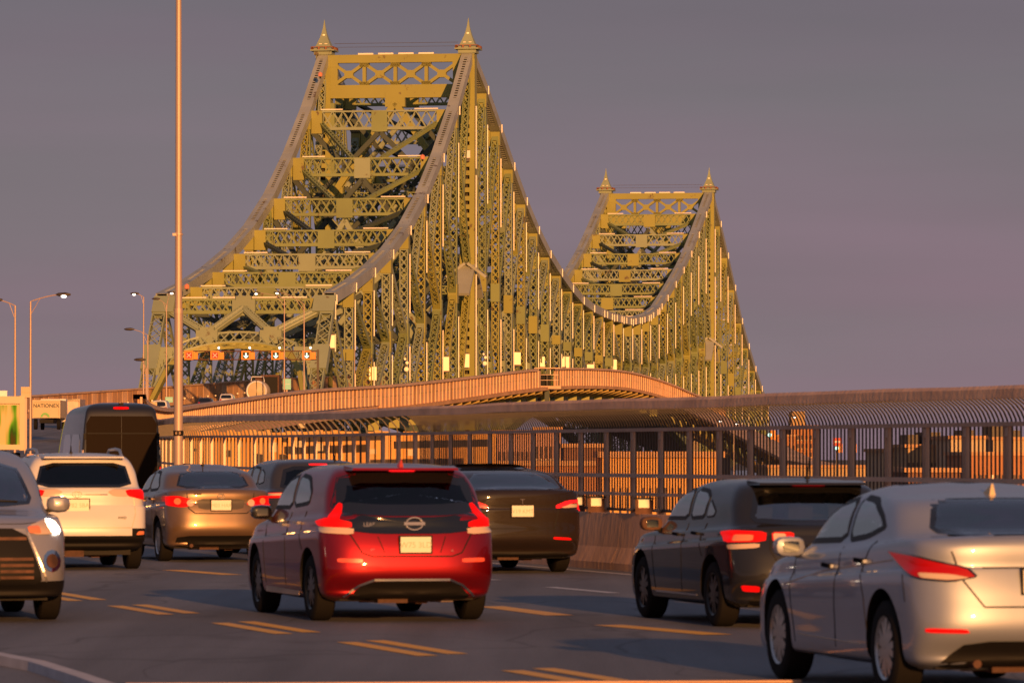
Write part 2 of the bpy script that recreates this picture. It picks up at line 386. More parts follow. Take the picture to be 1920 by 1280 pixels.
# positions along the fence by arc length
Dq = [34.0]
while Dq[-1] < 345:
    D = Dq[-1]; s = (edge_x(D+.5)-edge_x(D-.5)); Dq.append(D + .139/math.sqrt(1+s*s))
def bar_mesh():
    b = MB(); w = .019; b.box((0, 0, (.82+1.96)/2), (w, w, 1.14))
    P = [(-(1-math.cos(t))*LEAN, math.sin(t)*RISE) for t in [math.pi/2*i/7 for i in range(8)]]
    for (x0, z0), (x1, z1) in zip(P, P[1:]): b.bar((x0, 0, 1.96+z0), (x1, 0, 1.96+z1), w, w, (0, 1, 0))
    return b
bmesh_bar = None; prev = None
stuffb = MB()
def fence_frame(D):
    d = Vector((edge_x(D+.5)-edge_x(D-.5), 1, 0)).normalized(); return edge_pt(D, FO), math.atan2(d.y, d.x)-math.pi/2
fl = origin(fn)
for i, D in enumerate(Dq):
    p, rz = fence_frame(D)
    if 46 < D and len([1 for _ in ()]) == 0 and i < 420 and D < 92 and (bmesh_bar is None or bar_count < 298):
        if bmesh_bar is None:
            o = bar_mesh().build('fence_bar', M['steel'], None); bmesh_bar = o.data; bar_count = 0; o.parent = fn
        else:
            o = bpy.data.objects.new('fence_bar', bmesh_bar); COL.objects.link(o); o.parent = fn
        o.location = p-fl; o.rotation_euler = (0, 0, rz); bar_count += 1
    elif D < 84 or i % 5 == 0:
        n = Vector((math.cos(rz), math.sin(rz), 0)); w = .019 if D < 90 else .03
        stuffb.box((p.x, p.y, p.z+1.39), (w, w, 1.14), rz)
        P = [(-(1-math.cos(t))*LEAN, math.sin(t)*RISE) for t in [math.pi/2*k/4 for k in range(5)]]
        for (x0, z0), (x1, z1) in zip(P, P[1:]):
            stuffb.bar(p+n*x0+Vector((0, 0, 1.96+z0)), p+n*x1+Vector((0, 0, 1.96+z1)), w, w)
tag(stuffb.build('fence_bar', M['steel'], fn), kind='stuff')
# posts: pairs of flats every tenth bar
pm = None
for i, D in enumerate(Dq):
    if i % 10 or (D > 100 and i % 20): continue
    p, rz = fence_frame(D)
    if pm is None:
        b = MB(); b.box((0.0, -.055, 1.0), (.055, .02, 2.0)); b.box((0.0, .055, 1.0), (.055, .02, 2.0)); b.box((0, 0, .85), (.16, .2, .03)); b.box((0,0,1.9),(.05,.07,.1))
        o = b.build('fence_post', M['steel_lt']); pm = o.data; o.parent = fn
    else: o = bpy.data.objects.new('fence_post', pm); COL.objects.link(o); o.parent = fn
    o.location = p-fl; o.rotation_euler = (0, 0, rz)
Df = [32+3*i for i in range(32)] + list(range(128, 360, 8))
for (z, h, w, off, m) in ((1.99, .05, .07, 0, M['steel_lt']), (1.335, .055, .06, -.10, M['steel_lt']), (1.07, .045, .05, -.10, M['steel_lt']), (.84, .04, .05, 0, M['steel'])):
    ribbon(Df, FO+off-w/2, FO+off+w/2, z+h/2, h).build('fence_rail', m, fn)
# the cap sheet over the tips of the bars, in lengths, a little uneven
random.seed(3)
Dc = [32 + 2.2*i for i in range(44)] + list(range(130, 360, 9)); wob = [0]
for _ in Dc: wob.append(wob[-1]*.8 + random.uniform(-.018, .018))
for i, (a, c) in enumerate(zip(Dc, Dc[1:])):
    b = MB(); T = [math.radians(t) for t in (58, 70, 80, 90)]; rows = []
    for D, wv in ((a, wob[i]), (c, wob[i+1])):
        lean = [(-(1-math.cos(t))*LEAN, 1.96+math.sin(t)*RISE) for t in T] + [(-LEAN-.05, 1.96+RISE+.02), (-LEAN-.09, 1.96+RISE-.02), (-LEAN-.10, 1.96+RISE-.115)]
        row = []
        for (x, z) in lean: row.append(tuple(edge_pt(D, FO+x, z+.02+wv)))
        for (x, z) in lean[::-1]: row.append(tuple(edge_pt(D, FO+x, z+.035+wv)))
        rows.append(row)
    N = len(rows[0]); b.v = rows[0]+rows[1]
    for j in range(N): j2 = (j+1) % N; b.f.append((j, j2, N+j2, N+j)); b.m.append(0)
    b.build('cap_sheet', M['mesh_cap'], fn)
# long ribbed building beyond the fence, catching the low sun
RB = [mat('orange_ribbed_sheet', (.80, .42, .11), .75, var=.14, vs=.25), mat('tan_ribbed_sheet', (.72, .42, .16), .75, var=.14, vs=.25), mat('brown_ribbed_sheet', (.62, .31, .08), .8, var=.14, vs=.25)]
D0 = 345.; a0, c0 = px(300, 806, D0), px(930, 812, D0+12)
fo = empty('ribbed_shed', (a0.x, D0+10, -16), 'long orange ribbed shed lit by the low sun, behind the left half of the fence', 'building')
nP = 46
MB().hexa([(a0.x, D0+.2, -16), (c0.x, D0+12.2, -16), (c0.x, D0+40, -16), (a0.x, D0+40, -16), (a0.x, D0+.2, a0.z-.2), (c0.x, D0+12.2, c0.z-.2), (c0.x, D0+40, c0.z-.2), (a0.x, D0+40, a0.z-.2)]).build('shed_body', M['under'], fo)
random.seed(9)
for i in range(nP):
    p = a0.lerp(c0, i/nP); q = a0.lerp(c0, (i+.95)/nP); y0 = D0+12*i/nP; dz = random.uniform(-.12, .12); dy = random.uniform(-.1, .1)
    MB().hexa([(p.x, p.y-.15+dy, -12), (q.x, q.y-.15+dy, -12), (q.x, q.y+.1+dy, -12), (p.x, p.y+.1+dy, -12), (p.x, p.y-.15+dy, p.z+dz), (q.x, q.y-.15+dy, q.z+dz), (q.x, q.y+.1+dy, q.z+dz), (p.x, p.y+.1+dy, p.z+dz)]).build('wall_sheet', RB[int(random.random()*3)], fo)
for (x, y, w, h) in ((450, 832, 10, 12), (513, 838, 16, 18), (566, 798, 12, 8), (380, 830, 6, 5), (562, 832, 14, 12), (600, 838, 12, 14), (700, 846, 12, 9), (770, 848, 10, 12)):
    p = px(x, y, D0-2); k = D0/F; MB().box(tuple(p), (w*k, .2, h*k)).build('notice_board', M['cream'], fo)
for (x0, x1, y) in ((560, 720, 822), (740, 920, 834)): MB().bar(px(x0, y, D0-1), px(x1, y-4, D0+2), .3, .5).build('gutter', M['steel'], fo)
# small lit marker boxes on the barrier
for k, (x, y, lb) in enumerate(((1074, 945, 'small brown marker box with pale lit face beside the grey sedan tail lamp'), (1110, 948, 'small brown marker box with pale lit face, middle one of three behind the barrier'), (1199, 953, 'small brown marker box with pale lit face nearest the dark grey hatchback'))):
    D = 20.9/((x-960)/F+.268); p = edge_pt(D, .27)
    e = empty('marker_box', p, lb, 'marker', 'marker boxes on the barrier')
    MB().box((p.x, p.y, p.z+.90), (.24, .16, .20)).build('housing', M['under'], e)
    MB().box((p.x, p.y-.085, p.z+.95), (.15, .012, .12)).build('reflector', M['refl_post'], e)
    MB().box((p.x, p.y-.03, p.z+1.02), (.28, .24, .02)).build('hood', M['dark'], e)

# ------------------------------------------------------------------ panelled wall along the approach and the bridge
ww = empty('walkway_wall', Vector((-20, 700, 9)), 'tan panelled walkway wall bulging out in front of the bridge trusses', 'wall')
wo = origin(ww)
def walk_pt(D, dz=0.):            # outer edge of the walkway
    return Vector((edge_x(D) + 4.2, D, road_z(D)+dz))
WTOP = [(330, 5.6), (450, 5.6), (500, 6.35), (560, 7.6), (640, 9.7), (700, 11.1), (760, 13.0), (810, 14.75), (850, 15.9), (900, 16.7), (940, 16.9), (975, 16.4), (1010, 15.4), (1040, 14.2), (1075, 12.9), (1120, 10.4)]
def wtop(D): return smooth_interp(D, WTOP)
pan = None
D = 344.
k = 0
while D < 1105:
    x = edge_x(D)+4.4; x2 = edge_x(D+3.1)+4.4; p = Vector((x, D, 0)); q = Vector((x2, D+3.1, 0)); z = wtop(D); z2 = wtop(D+3.1); H = 2.65 if D < 690 else 3.0
    if 835 < D < 850: D += 3.1; continue
    n = Vector((q.y-p.y, -(q.x-p.x), 0)).normalized()
    b = MB(); th = n*.09
    def slab(f0, f1, t, inset):
        a0 = p+(q-p)*inset; a1 = q-(q-p)*inset
        b.hexa([a0-th+Vector((0,0,z-f0)), a0+th*t+Vector((0,0,z-f0)), a1+th*t+Vector((0,0,z2-f0)), a1-th+Vector((0,0,z2-f0)),
                a0-th+Vector((0,0,z-f1)), a0+th*t+Vector((0,0,z-f1)), a1+th*t+Vector((0,0,z2-f1)), a1-th+Vector((0,0,z2-f1))])
    slab(H, H*.52, .6+.2*random.random(), .02); slab(H*.5, .25, .5+.5*random.random(), .035)
    b.build('wall_panel', M['wallpanel'] if (k*7) % 5 else M['wallpanel2'], ww); k += 1
    b = MB(); b.bar(p+n*.16+Vector((0,0,z-H)), p+n*.16+Vector((0,0,z-.1)), .16, .16, n); b.build('wall_post', M['wallrail'], ww)
    D += 3.1
def wall_ribbon(D0, D1, o1, o2, dz, th, m, name, step=8):
    b = MB(); Ds = np.arange(D0, D1+.1, step); n = len(Ds)
    for D in Ds:
        for (o, z) in ((o1, dz), (o2, dz), (o2, dz-th), (o1, dz-th)): b.v.append((edge_x(D)+4.4+o, D, wtop(D)+z))
    for i in range(n-1):
        for j in range(4): j2 = (j+1) % 4; b.f.append((i*4+j, i*4+j2, i*4+4+j2, i*4+4+j)); b.m.append(0)
    return b.build(name, m, ww)
wall_ribbon(344, 836, -.4, .5, .08, .32, M['wallrail'], 'top_rail'); wall_ribbon(850, 1108, -.4, .5, .08, .32, M['wallrail'], 'top_rail')
wall_ribbon(690, 1108, -4, .6, -3.0, .55, M['wallpanel2'], 'deck_edge')
# brackets and yellow floor beam ends beneath
for i in range(52):
    D = 700+8*i; x = edge_x(D)+4.4; z = wtop(D)-3.55
    b = MB(); b.hexa([(x-4, D-.15, z-1.5), (x+.5, D-.15, z-.4), (x+.5, D+.15, z-.4), (x-4, D+.15, z-1.5), (x-4, D-.15, z), (x+.5, D-.15, z), (x+.5, D+.15, z), (x-4, D+.15, z)])
    b.build('bracket', M['girder'], ww)
for i in range(26):
    D = 704+16*i; x = edge_x(D)+4.4; z = wtop(D)-4.0
    MB().box((x-3.2, D, z-1.3), (1.5, 1.2, 2.2)).build('floor_beam_end', M['bridge_y'], ww)
# lookout bay
p = Vector((edge_x(843)+4.6, 843, wtop(843)))
lb = empty('lookout_bay', p, 'small glazed lookout bay projecting from the walkway wall below the tower', 'bay')
b = MB()
for dx in (-1.9, 0, 1.9):
    for dy in (-.9, .9): b.box((p.x+dx, p.y+dy, p.z-1.5), (.14, .14, 3.1))
b.build('frame', M['steel'], lb)
MB().box((p.x, p.y, p.z+.1), (4.3, 2.3, .16)).build('roof', M['wallrail'], lb)
MB().box((p.x, p.y, p.z-3.1), (4.6, 2.6, .5)).build('floor', M['wallrail'], lb)
b = MB()
for dz in (-1.0, -1.9): b.box((p.x, p.y-.95, p.z+dz), (3.8, .06, .07))
b.build('rail', M['steel_lt'], lb)
MB().box((p.x-.2, p.y+.2, p.z-1.9), (1.7, .7, 2.0)).build('inner_panel', M['dark'], lb)
MB().box((p.x, p.y-.3, p.z-5.4), (.8, .8, 4.2)).build('support', M['teal'], lb)

# left wall of the approach road
lw = empty('left_wall', Vector((-60, 560, 5)), 'orange-brown panelled wall along the left side of the climbing road', 'wall')
D = 395.; k = 0
while D < 860:
    st = 3.2 if D < 700 else 4.
    p = edge_pt(D, -25.3); q = edge_pt(D+st, -25.3); z = Vector((0, 0, 1)); th = Vector((.1, -.02, 0))
    b = MB(); a0 = p+(q-p)*.03; a1 = q-(q-p)*.03; H = 2.5
    b.hexa([a0-th, a0+th, a1+th, a1-th, a0-th+z*H, a0+th+z*H, a1+th+z*H, a1-th+z*H])
    b.build('wall_panel', M['wallpanel2'] if k % 3 else M['wallpanel'], lw); k += 1; D += st
ribbon(list(range(395, 861, 12)), -25.5, -25.0, 2.7, .2).build('top_rail', M['wallrail'], lw)
b = MB()
for i in range(46):
    p = edge_pt(520+5*i, -24.7); b.box((p.x, p.y, p.z+.9), (.2, .1, .2))
tag(b.build('reflector', M['led'], lw), kind='stuff')
# bridge road deck
def bridge_deck():
    b = MB(); Ds = np.arange(690, 1262, 10); n = len(Ds)
    for D in Ds:
        s = (D-808)/AX.y; z = road_z(D); c = bridge_pt(s, .5, z)
        for o, dz in ((-11.6, 0), (11.6, 0), (11.6, -1.4), (-11.6, -1.4)): v = c+RT*o; b.v.append((v.x, v.y, z+dz))
    for i in range(n-1):
        for j in range(4): j2 = (j+1) % 4; b.f.append((i*4+j, i*4+j2, i*4+4+j2, i*4+4+j)); b.m.append(0)
    return b
structure(bridge_deck().build('bridge_deck', M['asphalt_far']))
# ------------------------------------------------------------------ the steel truss bridge
br = empty('steel_truss_bridge', bridge_pt(0, .5, 0), 'long olive and yellow steel truss bridge with two spired towers rising over the road', 'bridge')
ZTOP = [(-117, 22.9), (-102.4, 25.0), (-87.8, 27.6), (-73.1, 30.8), (-58.5, 34.9), (-43.9, 40.3), (-29.3, 47.3), (-14.6, 55.6), (0, 65.4),
        (12, 61.5), (24.8, 56.6), (42.5, 49.6), (58.7, 43.6), (73, 39.4), (85.5, 36.3), (96, 34.3), (105, 32.6), (121.5, 30.2), (137.6, 28.9), (162, 27.9), (194, 27.7),
        (218, 28.9), (235, 30.9), (255, 35.4), (275, 40.3), (295.5, 46.2), (315, 53.3), (333, 60.0),
        (346, 54.8), (359, 49.0), (377, 40.6), (391.7, 33.2), (405.9, 27.8), (417.6, 23.6), (428, 20.2), (438, 17.2), (451, 13.4)]
S0, ST1, ST2, S3 = -117., 0., 333., 451.
nodes = [S0+14.625*i for i in range(8)] + [13.875*i for i in range(24)] + [333+14.75*i for i in range(9)]
def ztop(s): return interp(s, ZTOP)
def zdk(s): return road_z(808+s*AX.y)
def zbot(s):
    if s < 0: t = (s-S0)/(-S0)
    elif s < 333: t = max(0, 1-min(s, 333-s)/120.)
    else: t = (S3-s)/118.
    return zdk(s)-1.6-11*t*t
def member(p0, p1, w, d, m, parent=br, name='member', lace=True, end0=.0, end1=.0, th=.10, pitch=None, side=RT, sides_laced=False):
    """two webs joined by crossed lacing, with solid plates at the ends"""
    p0, p1 = Vector(p0), Vector(p1); L = (p1-p0).length
    if L < .5: return None
    a = (p1-p0)/L; u = Vector(side); u = (u-a*u.dot(a)).normalized(); v = u.cross(a); b = MB()
    for s_ in (-1, 1):
        if sides_laced:
            for t_ in (-1, 1): b.bar(p0+u*s_*w/2+v*t_*(d/2-.09), p1+u*s_*w/2+v*t_*(d/2-.09), th*1.6, .18, u)
        else: b.bar(p0+u*s_*w/2, p1+u*s_*w/2, th*1.6, d, u)
    if not lace: b.bar(p0, p1, w*.98, d*.9, u)
    else:
        pt = pitch or w*1.0; e0, e1 = end0, L-end1
        for t_ in (-1, 1):
            if end0: b.bar(p0+v*t_*d/2, p0+a*end0+v*t_*d/2, w, .05, u)
            if end1: b.bar(p1-a*end1+v*t_*d/2, p1+v*t_*d/2, w, .05, u)
            n = max(1, int(round((e1-e0)/pt))); h = (e1-e0)/n
            for i in range(n):
                q0 = p0+a*(e0+i*h)+v*t_*d/2; q1 = q0+a*h
                b.bar(q0-u*w/2, q1+u*w/2, .125, .04, u); b.bar(q0+u*w/2, q1-u*w/2, .125, .041, u)
    return b.build(name, m, parent)
random.seed(11)
def bm_(): return random.choice((M['bridge'], M['bridge'], M['bridge_g'], M['bridge_g'], M['bridge_y']))
for side in (0, 1):
    for i, (a, c) in enumerate(zip(nodes, nodes[1:])):           # top chord: box with rungs and dark slots
        p, q = bridge_pt(a, side, ztop(a)), bridge_pt(c, side, ztop(c)); L = (q-p).length; d = (q-p)/L; n = RT.cross(d); b = MB()
        for s_ in (-1, 1): b.bar(p+RT*s_*.78, q+RT*s_*.78, .18, 1.5, RT); b.bar(p+RT*s_*.6-n*.7, q+RT*s_*.6-n*.7, .5, .08, RT); b.bar(p+RT*s_*.55+n*.7, q+RT*s_*.55+n*.7, .6, .08, RT)
        k = int(L/.75)
        for j in range(k):
            o = p+d*(j+.5)*L/k
            if j < 3 or j > k-4: b.bar(o-d*L/k/2-n*.7, o+d*L/k/2-n*.7, 1.4, .06, RT); b.bar(o-d*L/k/2+n*.7, o+d*L/k/2+n*.7, 1.4, .06, RT)
            else: b.bar(o-d*.17-n*.7, o+d*.17-n*.7, 1.4, .06, RT); b.bar(o-d*.17+n*.7, o+d*.17+n*.7, 1.4, .06, RT)
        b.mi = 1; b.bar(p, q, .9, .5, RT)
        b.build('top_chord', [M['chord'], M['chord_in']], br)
        p, q = bridge_pt(a, side, zbot(a)), bridge_pt(c, side, zbot(c))
        member(p, q, 1.5, 1.3, M['bridge'], name='bottom_chord', pitch=2.)
    for i, s in enumerate(nodes):
        zt, zb = ztop(s), zbot(s); tower = abs(s-ST1) < 1 or abs(s-ST2) < 1; H = zt-zb
        P = lambda z: bridge_pt(s, side, z)
        if i == 0: continue
        if tower: continue
        e = 2.2 if H > 20 else 1.2
        member(P(zb), P(zt-1.0), 1.12, .95, bm_(), name='vertical_post', end0=e*.7, end1=e, pitch=1.15)
        zk = zb+(zt-zb)*.47
        MB().box(tuple(P(zk)), (1.5, 1.3, 3.0 if H > 24 else 1.6), -TH).build('gusset_plate', M['bridge_y'] if i % 2 else M['bridge'], br)
        MB().box(tuple(P(zt-1.9)), (1.55, 1.4, 2.2), -TH).build('gusset_plate', M['bridge_y'], br)
    # diagonals in K form
    for i in range(len(nodes)-1):
        a, c = nodes[i], nodes[i+1]
        up = (a < ST1) or (ST1 < a and a >= 166 and a < ST2)      # tall side lies ahead
        s_sh, s_tl = (a, c) if up else (c, a)
        zt0, zb0, zt1, zb1 = ztop(s_sh), zbot(s_sh), ztop(s_tl), zbot(s_tl)
        mid = zb1+(zt1-zb1)*.47
        if s_sh == S0: zb0 = zdk(S0)
        if s_sh == S0:
            member(bridge_pt(s_tl, side, zb1), bridge_pt(s_sh, side, zt0-1), 1.1, .8, M['bridge_g'], name='diagonal', pitch=1.3, end0=1.5, end1=1.5); continue
        member(bridge_pt(s_sh, side, zt0-1.2), bridge_pt(s_tl, side, mid), 1.0, .85, bm_(), name='diagonal', pitch=1.05, end0=1.4, end1=1.4)
        member(bridge_pt(s_sh, side, zb0+.8), bridge_pt(s_tl, side, mid), 1.0, .85, bm_(), name='diagonal', pitch=1.05, end0=1.4, end1=1.4)
        if zt1-zb1 > 34:       # sub-diagonals in the tallest panels
            m0 = bridge_pt(s_sh, side, (zt0+mid)/2); hi = bridge_pt((s_sh+s_tl)/2, side, (zt0-1.2+mid)/2)
            member(hi, bridge_pt(s_tl, side, zt1-1.5), .9, .7, bm_(), name='sub_diagonal', pitch=1.1, end0=1.5, end1=1.5)
            member(bridge_pt((s_sh+s_tl)/2, side, (zb0+mid)/2), bridge_pt((s_sh+s_tl)/2, side, zb0-1), .8, .6, bm_(), name='sub_diagonal', pitch=1.1, end0=1)
# inclined end posts
for side in (0, 1):
    p, q = bridge_pt(S0-13.5, side, zdk(S0)-2.6), bridge_pt(S0, side, ztop(S0)-.2); d = (q-p).normalized()
    L = (q-p).length
    member(p, q, 1.7, 1.0, M['bridge_g'], name='end_post', pitch=1.7, end0=3.2, end1=2.9)
    g = p+d*(L*.54); b = MB(); b.bar(g-d*2.6, g+d*1.6, 2.3, 1.3, RT); b.build('gusset_plate', M['bridge_g'], br)
    sg = -1 if side == 0 else 1
    b = MB(); b.bar(q-d*2.6+RT*sg*.5, q+d*.2+RT*sg*.5, 3.0, 1.4, RT); b.build('gusset_plate', M['bridge_g'], br)
    p = bridge_pt(S3, side, ztop(S3)); q = bridge_pt(S3+13, side, zbot(S3)); member(p, q, 1.6, 1.0, M['bridge'], name='end_post', pitch=1.6)
# cross struts between the trusses at every node, with lateral bracing in the chord plane
def strut(s, z, h, cw, name='cross_strut', wc=2.5, m=None):
    p, q = bridge_pt(s, 0, z)-RT*.9, bridge_pt(s, 1, z)+RT*.9; L = (p-q).length; a = (p-q)/L; b = MB(); up = Vector((0, 0, 1)); Y = AX
    for yy in (-.45, .45):
        for zz, t in ((h/2, .26), (-h/2, .46)): b.bar(q+up*zz+Y*yy, p+up*zz+Y*yy, .10, t, Y)
        n = int(round(L/(h*.62)))
        for j in range(n):
            x0 = q+a*(L*j/n)+Y*yy; x1 = q+a*(L*(j+1)/n)+Y*yy
            b.bar(x0-up*h/2, x1+up*h/2, .05, .14, Y); b.bar(x0+up*h/2, x1-up*h/2, .051, .14, Y)
    b.bar(q+up*h/2, p+up*h/2, .9, .08, Y)
    o = b.build(name, m or random.choice((M['bridge'], M['bridge_g'], M['bridge'])), br)
    c = (p+q)/2; cz = c-up*.25
    b = MB(); b.bar(cz-RT*wc/2, cz+RT*wc/2, 1.02, h+.55, Y); b.build('gusset_plate', random.choice((M['bridge_y'], M['bridge'], M['bridge_g'])), br)
    for e, sg in ((q, 1), (p, -1)):
        b = MB(); x = e+RT*sg*.8-up*.3; b.bar(x-RT*.85, x+RT*.85, 1.05, h+.9, Y); b.build('gusset_plate', M['bridge_y'], br)
    return c
tops = []
for i, s in enumerate(nodes):
    if abs(s-ST1) < 1 or abs(s-ST2) < 1: continue
    sl = abs(ztop(min(s+5, 451))-ztop(s-5))/10.; h = 1.35 + 1.35*min(1, sl/.6)
    if s == S0 or s == S3: h = 1.7
    strut(s, ztop(s)-.2-h/2, h, 0)
    # pale light strips lying on the strut
    z = ztop(s)+.12
    def strip(x0, x1, nm='light_strip'):
        a, c = bridge_pt(s, x0, z)-AX*.4, bridge_pt(s, x1, z)-AX*.4; MB().bar(a, c, .2, .16).build(nm, M['led'], br)
    if s == S0: strip(.90, .73); strip(.69, .53); strip(.47, .31); strip(.28, .13)
    else: strip(.90, .75); strip(.26, .1)
for a, c in zip(nodes, nodes[1:]):
    za, zc = ztop(a)-1.2, ztop(c)-1.2
    if abs(a-ST1) < 1 or abs(c-ST1) < 1 or abs(a-ST2) < 1 or abs(c-ST2) < 1: continue
    for (sa, sc) in ((.5, .1), (.5, .9)) if a < ST1 or 166 < a < ST2 else ((.1, .5), (.9, .5)):
        member(bridge_pt(a, sa, za-.8), bridge_pt(c, sc, zc-.8), .5, .5, random.choice((M['bridge'], M['teal'])), name='lateral_brace', pitch=.9)
# sway frames between opposite posts
for i, s in enumerate(nodes):
    if i == 0 or abs(s-ST1) < 1 or abs(s-ST2) < 1: continue
    zt, zl = ztop(s)-3.4, zdk(s)+8.5; H = zt-zl
    if H < 3: continue
    n = max(1, int(round(H/13.)))
    for k in range(n):
        z1 = zt-H*k/n; z0 = zt-H*(k+1)/n
        for (u0, u1) in ((.04, .5), (.96, .5), (.5, .04), (.5, .96)):
            member(bridge_pt(s, u0, z0), bridge_pt(s, u1, z1), .7, .7, random.choice((M['bridge_g'], M['teal'], M['teal'])), name='sway_brace', pitch=1.0, end0=.8, end1=.8, side=AX)
        member(bridge_pt(s, .03, z0), bridge_pt(s, .97, z0), .9, .8, random.choice((M['teal'], M['bridge'])), name='sway_strut', pitch=1.0, side=(0, 0, 1))
# towers: main posts, top portal, spires
def tower(s, z, k):
    dz = zdk(s)
    for side in (0, 1):
        P = lambda zz: bridge_pt(s, side, zz)
        b = MB(); w, d = 2.1, 2.3
        for sx in (-1, 1): b.bar(P(dz-14)+RT*sx*w/2, P(z-.6)+RT*sx*w/2, .3, d, RT)
        for sy in (-1, 1):
            for sx in (-1, 1): b.bar(P(dz-14)+RT*sx*.72+AX*sy*d/2, P(z-.6)+RT*sx*.72+AX*sy*d/2, .7, .08, RT)
            zz = dz-14
            while zz < z-1.2: b.bar(P(zz)+AX*sy*d/2, P(zz+.75)+AX*sy*d/2, .9, .081, RT); zz += 1.35
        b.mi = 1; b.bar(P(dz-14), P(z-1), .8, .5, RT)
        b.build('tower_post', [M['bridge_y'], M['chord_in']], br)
        # two short chord stubs leave the post: a chevron bracket half way up
        c = P(dz+ (z-dz)*.36)
        for sg in (-1, 1):
            b = MB(); b.bar(c+AX*sg*.2+Vector((0, 0, 1.2))-RT*.0, c+AX*sg*7+Vector((0, 0, -4.2)), 2.6, .5, RT); b.build('chevron_plate', M['chord'], br)
            b = MB(); b.bar(c+RT*sg*.2+Vector((0, 0, .9))-AX*1.5, c+RT*sg*3.2+Vector((0, 0, -1.3))-AX*1.5, 1.5, .4, AX); b.build('chevron_plate', M['chord'], br)
        # cap and spire
        b = MB()
        for hh, ww, zz in ((.5, 2.9, z-.2), (.9, 2.3, z-.9), (.22, 3.9, z+.25)): b.box(tuple(P(zz)), (ww, ww, hh), -TH)
        b.build('tower_cap', M['bridge_g'], br)
        b = MB()
        for sx in (-1, 1):
            for sy in (-1, -.33, .33, 1):
                for q in (P(z+.55)+RT*sx*1.75+AX*sy*1.75, P(z+.55)+AX*sx*1.75+RT*sy*1.75): b.box(tuple(q), (.28, .28, .5), -TH)
            b.bar(P(z+.8)+RT*sx*1.75-AX*1.75, P(z+.8)+RT*sx*1.75+AX*1.75, .1, .1); b.bar(P(z+.8)+AX*sx*1.75-RT*1.75, P(z+.8)+AX*sx*1.75+RT*1.75, .1, .1)
        b.build('cap_railing', mat('rusty_railing', (.30, .12, .05), .6), br)
        sp = MB(); prof = [(0, 1.55), (.5, 1.25), (1.2, .95), (2.0, .62), (2.8, .38), (3.6, .2), (4.9, .03)]
        for (h0, r0), (h1, r1) in zip(prof, prof[1:]):
            q = [P(z+.35+h0)+RT*x*r0+AX*y*r0 for x, y in ((-1,-1),(1,-1),(1,1),(-1,1))]+[P(z+.35+h1)+RT*x*r1+AX*y*r1 for x, y in ((-1,-1),(1,-1),(1,1),(-1,1))]
            sp.hexa(q)
        so = sp.build('spire', M['bridge_g'], br)
        b = MB()
        for (dx, h, rr) in ((-.45, .75, .26), (.45, .75, .26), (0, 2.35, .2)): b.box(tuple(P(z+.35+h)+RT*dx-AX*(1.22-.34*h)), (rr*1.7, .2, rr*1.9), -TH)
        o = b.build('spire_opening', M['flood'], so)
        # long light strip down the outer corner
        if side == 0:
            b = MB()
            for (f0, f1) in ((.0, .32), (.34, .62), (.64, .83)): b.bar(P(dz+2+(z-dz-2)*f0)+RT*1.5-AX*1.3, P(dz+2+(z-dz-2)*f1)+RT*1.5-AX*1.3, .2, .2, RT)
            b.build('light_strip', M['led'], br)
    # portal frame
    c = lambda u, zz: bridge_pt(s, u, zz)-AX*.6
    zt = z-.6; zm0, zm1 = z-1.9, z-5.4; zb = z-7.4
    b = MB(); b.bar(c(.04, (zt+zm0)/2+.1), c(.96, (zt+zm0)/2+.1), 1.0, zt-zm0, AX); b.build('portal_top_beam', M['bridge_y'], br)
    b = MB(); b.bar(c(.04, (zb+zm1)/2), c(.96, (zb+zm1)/2), 1.0, zm1-zb+.1, AX); b.build('portal_lower_beam', M['bridge_y'], br)
    us = [.07+.86*i/4 for i in range(5)]
    for u in us: b = MB(); b.bar(c(u, zm1-.02), c(u, zm0+.02), .9, .55 if 0 < us.index(u) < 4 else 1.4, AX); b.build('portal_post', M['bridge_y'], br)
    for u0, u1 in zip(us, us[1:]):
        b = MB(); b.bar(c(u0, zm1), c(u1, zm0), .92, .5, AX); b.bar(c(u0, zm0), c(u1, zm1), .94, .5, AX)
        m_ = (c(u0, zm0)+c(u1, zm1))/2; b.bar(m_-RT*.7, m_+RT*.7, .96, 1.2, AX)
        for uu in (u0, u1):
            for zz in (zm0+.1, zm1-.1): q = c(uu, zz); b.bar(q-RT*.75, q+RT*.75, .98, 1.3, AX)
        b.build('portal_cross', M['bridge_y'], br)
    for i in range(4):
        u = .24+.14*i; q0 = bridge_pt(s, 1-u, z-.35)-AX*.6; q1 = bridge_pt(s, 1-u-.105, z-.35)-AX*.6
        MB().bar(q0, q1, .25, .25).build('light_strip', M['led'], br)
    b = MB(); b.bar(bridge_pt(s, .07, z+1.4), bridge_pt(s, .93, z+1.4), .06, .06); b.bar(bridge_pt(s, .07, z+.8), bridge_pt(s, .93, z+.8), .05, .05)
    b.build('hand_line', M['steel'], br)
    # Λ bracing below the portal, in stages
    zz = zb; H = 15.
    cp = MB(); q = c(.5, zb-.2); cp.bar(q-RT*1.6, q+RT*1.6, 1.1, 2.6, AX); cp.build('gusset_plate', M['bridge_y'], br)
    for st in range(3):
        z1 = zb-.8-st*H; z0 = z1-H
        if z0 < dz+7: break
        for u in (.06, .94):
            member(c(.5, z1), c(u, z0), 1.3, 1.0, M['bridge_y'], name='tower_brace', lace=(st > 0), side=AX, pitch=1.3)
            g = c(u, z0+.2); b = MB(); sg = 1 if u > .5 else -1; b.bar(g-RT*.0, g+RT*sg*1.8, 1.1, 2.6, AX); b.build('gusset_plate', M['bridge_y'], br)
        for u in (.06, .94): member(c(u, z1), c(.5 if st else u, z0), .9, .9, M['bridge'], name='tower_brace', side=AX, pitch=1.1)
        member(c(.04, z0), c(.96, z0), 1.2, .9, M['bridge'], name='tower_strut', side=(0, 0, 1), pitch=1.2)
